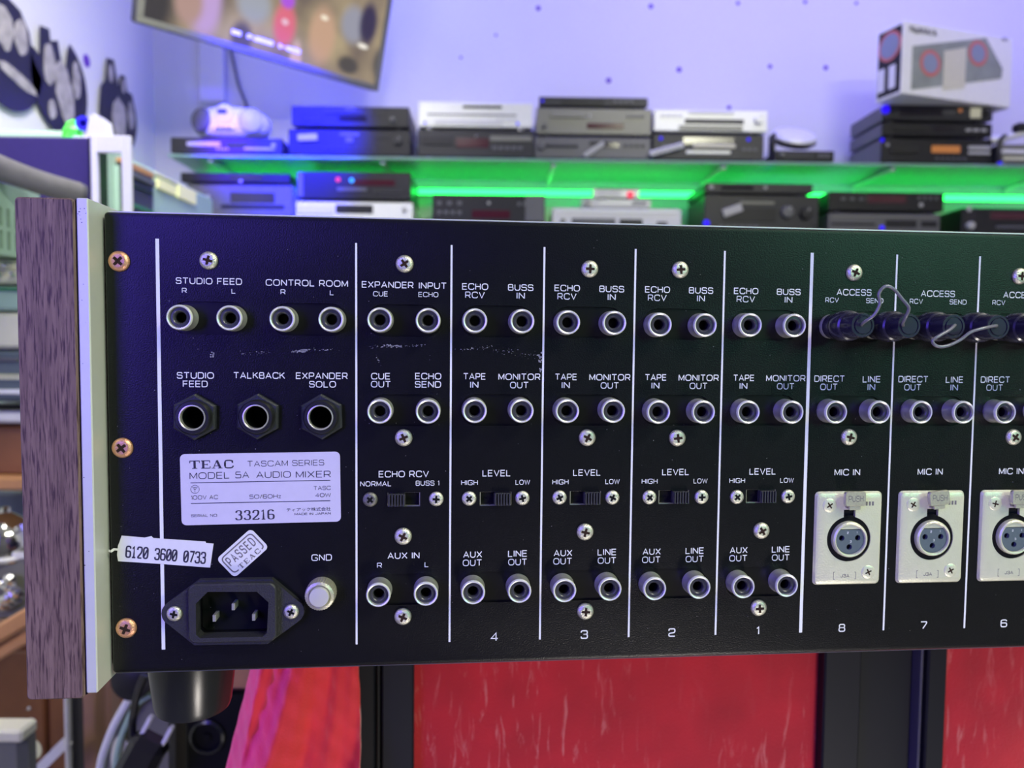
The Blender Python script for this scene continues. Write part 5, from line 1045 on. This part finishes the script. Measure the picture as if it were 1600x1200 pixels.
# folding chair like white hoop with grey panel
hp = thing('fan_heater', 'grey panel edged by a curved white rim, with a yellow oval window', 'heater', at(205, 1300, .80)); L = hp.location
bar('curved_rim', [at(262, 1040, .80), at(235, 1056, .80), at(208, 1085, .80), at(186, 1120, .80), at(170, 1155, .80), at(158, 1195, .80), at(150, 1260, .80)], .0046, 'whitemetal', hp)
outl = [at(*q, .80) for q in ((262, 1046), (235, 1062), (212, 1090), (190, 1125), (174, 1160), (162, 1200), (155, 1300), (262, 1300))]
link('panel', MB().prism([(v.x - L.x, v.z - L.z) for v in outl][::-1], .002, .02).mesh('panel', 0), K['greyboard'], hp)
link('inner_rim', MB().tube([at(*q, .795) - L for q in ((236, 1085), (214, 1100), (198, 1130), (186, 1165), (178, 1210))], .0032, 8, 5).mesh('inner_rim'), K['sage'], hp)
ov = at(190, 1185, .80) - L; link('oval_window', MB().prism([(ov.x + .0105 * math.cos(t), ov.z + .026 * math.sin(t)) for t in [2 * PI * k / 24 for k in range(24)]], -.002, .003).mesh('oval_window', 0), K['cream'], hp)
link('round_cap', MB().lathe([(.020, -.004), (.021, .004), (.012, .008), (0, .009)], 24).mesh('round_cap'), K['dark'], hp, at(207, 1062, .79) - L)
gp = thing('grey_post', 'dark grey upright post behind the black plug', 'post', at(270, 1400, .84)); L = gp.location
link('post', MB().box(at(236, 1, .84).x - L.x, 0, 0, at(288, 1, .84).x - L.x, .04, at(270, 1040, .84).z - L.z, .002).mesh('post', 0), K['post'], gp)
link('edge', MB().box(at(288, 1, .84).x - L.x, .0, 0, at(291, 1, .84).x - L.x, .04, at(270, 1040, .84).z - L.z).mesh('edge', 0), K['black'], gp)
pg = thing('power_plug', 'black power plug with two pale prongs pointing up to the right', 'plug', at(228, 1170, .62), rot=(0, math.radians(28), 0)); 
link('body', MB().box(-.014, -.012, -.030, .016, .012, .012, .006).mesh('body', 30), K['black'], pg)
link('collar', MB().lathe([(.010, -.012), (.010, .006)], 16).mesh('collar'), K['black'], pg, (0, 0, -.03))
for s in (-.0085, .0105): link('prong', MB().box(s - .0017, -.003, .010, s + .0017, .003, .027, .0006).mesh('prong', 0), K['white'], pg)
ca = thing('mains_cable', 'black mains cable rising behind the power plug', 'cable', at(212, 1150, .63))
link('lead', MB().tube([at(*q, .63) - ca.location for q in ((226, 1055), (216, 1080), (209, 1110), (207, 1140), (210, 1170), (205, 1230))], .0032, 8, 6).mesh('lead'), K['black'], ca)
# loudspeaker behind the foot
sp0, sp1 = at(287, 1088, .66), at(420, 1400, .66)
sk = thing('loudspeaker', 'black loudspeaker with a round driver under the mixer foot', 'loudspeaker', (sp0.x, .66, sp1.z))
link('cabinet', MB().box(0, 0, 0, sp1.x - sp0.x, .2, sp0.z - sp1.z, .003).mesh('cabinet', 0), K['matblack'], sk)
dc = at(325, 1150, .66) - sk.location; 
link('driver_rim', MB().lathe([(.0155, -.002), (.0155, .003), (.013, .0045), (.0115, .002), (.0112, .0)], 32, caps=False, c=(dc.x, 0, dc.z)).mesh('driver_rim'), K['foot'], sk)
link('driver_cone', MB().lathe([(.0112, .001), (.007, .0005), (.004, .0006), (.0035, .003), (0, .0042)], 28, (dc.x, 0, dc.z)).mesh('driver_cone'), K['matblack'], sk)
tp0 = at(350, 1052, .68); bt = thing('tan_board', 'orange-brown board on top of the loudspeaker', 'board', (at(262, 1, .68).x, .67, sp0.z)); 
link('board', MB().box(0, 0, 0, at(440, 1, .68).x - at(262, 1, .68).x, .18, .030, .002).mesh('board', 0), K['brown'], bt); link('edge_band', MB().box(0, -.002, .004, at(440, 1, .68).x - at(262, 1, .68).x, 0, .026).mesh('edge_band', 0), K['tan'], bt)

# ================================================================ CABINET under the mixer, red velvet panels, draped cloth
CF = .155                                     # its front, behind the mixer's rear panel (mixer frame)
ct = MIX + Matrix.Rotation(RZ, 3, 'Z') @ Vector((0, CF, 0)); ct.z = 0
cabi = thing('velvet_cabinet', 'black-framed cabinet with red crushed velvet panels carrying the mixer', 'cabinet', ct, RZ)
ctop = CAMZ + (PZ0 + .6 - 27.8) * .001
def cx(px, y=1120):                           # x on the cabinet front for a column of the photograph
    d = RW.transposed() @ Vector(((px - 800) / F, (y - 600) / F, 1)); n = Vector((-math.sin(RZ), math.cos(RZ)))
    s = (ct.x * n.x + ct.y * n.y) / (d[0] * n.x + d[2] * n.y); P = Vector((d[0] * s - ct.x, d[2] * s - ct.y))
    return P.x * math.cos(RZ) + P.y * math.sin(RZ)
def cpart(name, xa, xb, za, zb, m, ya, yb, b=.001): return link(name, MB().box(xa, ya, za, xb, yb, zb, b).mesh(name, 0), K[m], cabi)
X0, X1 = cx(552), cx(1475) + .48
cpart('top_board', cx(382), X1 + .01, ctop - .018, ctop, 'navy', -.004, .45)
cpart('side_board', X0, X0 + .012, .03, ctop - .018, 'navy', .0, .44); cpart('side_board', X1 - .012, X1, .03, ctop - .018, 'navy', 0, .44)
cpart('bottom_board', X0, X1, .03, .05, 'navy', 0, .44); cpart('back_board', X0, X1, .03, ctop - .018, 'navy', .43, .44)
cpart('frame_post', X0, cx(586), .05, ctop - .018, 'navy', .004, .03); cpart('frame_post', cx(588), cx(596), .05, ctop - .018, 'dark', -.001, .03); cpart('frame_post', cx(597), cx(647), .05, ctop - .018, 'navy', -.004, .03)
cpart('velvet_panel', cx(647), cx(1281), .05, ctop - .018, 'velvet', .004, .012, 0)
cpart('frame_post', cx(1281), cx(1338), .05, ctop - .018, 'navy', -.004, .03); cpart('dark_gap_panel', cx(1338), cx(1440), .05, ctop - .018, 'navy', .010, .03); cpart('frame_post', cx(1440), cx(1444), .05, ctop - .018, 'lgrey', .002, .03); cpart('frame_post', cx(1444), cx(1474), .05, ctop - .018, 'navy', -.002, .03)
cpart('velvet_panel', cx(1474), X1 - .012, .05, ctop - .018, 'velvet', .004, .012, 0)
# drape: hangs from the cabinet top on its left
def drape():
    nu, nv = 60, 36; top = ctop + .004; vs = []; fs = []
    YD = .391
    xL_t, xR_t = at(392, 1045, YD).x, at(553, 1045, YD).x
    xL_b, xR_b = at(300, 1330, YD).x, at(566, 1330, YD).x
    zt_, zb_ = top, at(0, 1330, YD).z
    for j in range(-4, nv + 1):
        v = max(0, j) / nv
        for i in range(nu + 1):
            u = i / nu
            xa = xL_t + (xL_b - xL_t) * (v ** 1.15); xb = xR_t + (xR_b - xR_t) * v
            x = xa + (xb - xa) * u
            yy = YD + .010 * math.sin(u * 7.5 + 2.6 * v + .4) * (.35 + .65 * v) + .004 * math.sin(u * 17 + 7 * v) * (.3 + v) + .0012 * math.sin(u * 41 - v * 23) * math.sin(v * 31 + u * 9) + .012 * max(0, .18 - u) * 14 * (.4 + .6 * v) 
            if j < 0: yy = YD + .03 * -j + .004 * math.sin(u * 9 + j)
            vs.append((x, yy, zt_ + (zb_ - zt_) * v + (.001 * math.sin(u * 11 + j) if j < 0 else 0)))
    nv += 4
    for j in range(nv):
        for i in range(nu): a = j * (nu + 1) + i; fs.append((a, a + 1, a + nu + 2, a + nu + 1))
    # back layer for thickness
    n0 = len(vs); vs += [(x + .0003, y + .0016, z) for x, y, z in vs]; fs += [tuple(reversed([k + n0 for k in f])) for f in fs]
    per = [i for i in range(nu + 1)] + [j * (nu + 1) + nu for j in range(1, nv + 1)] + [nv * (nu + 1) + i for i in range(nu - 1, -1, -1)] + [j * (nu + 1) for j in range(nv - 1, 0, -1)]
    fs += [(per[k], per[k] + n0, per[(k + 1) % len(per)] + n0, per[(k + 1) % len(per)]) for k in range(len(per))]
    o = link('velvet_cloth', MB().add(vs, fs).mesh('velvet_cloth', 80), K['cloth'])
    tag(o, 'bright red velvet cloth hanging with a magenta-lit left fold', 'cloth')
drape()
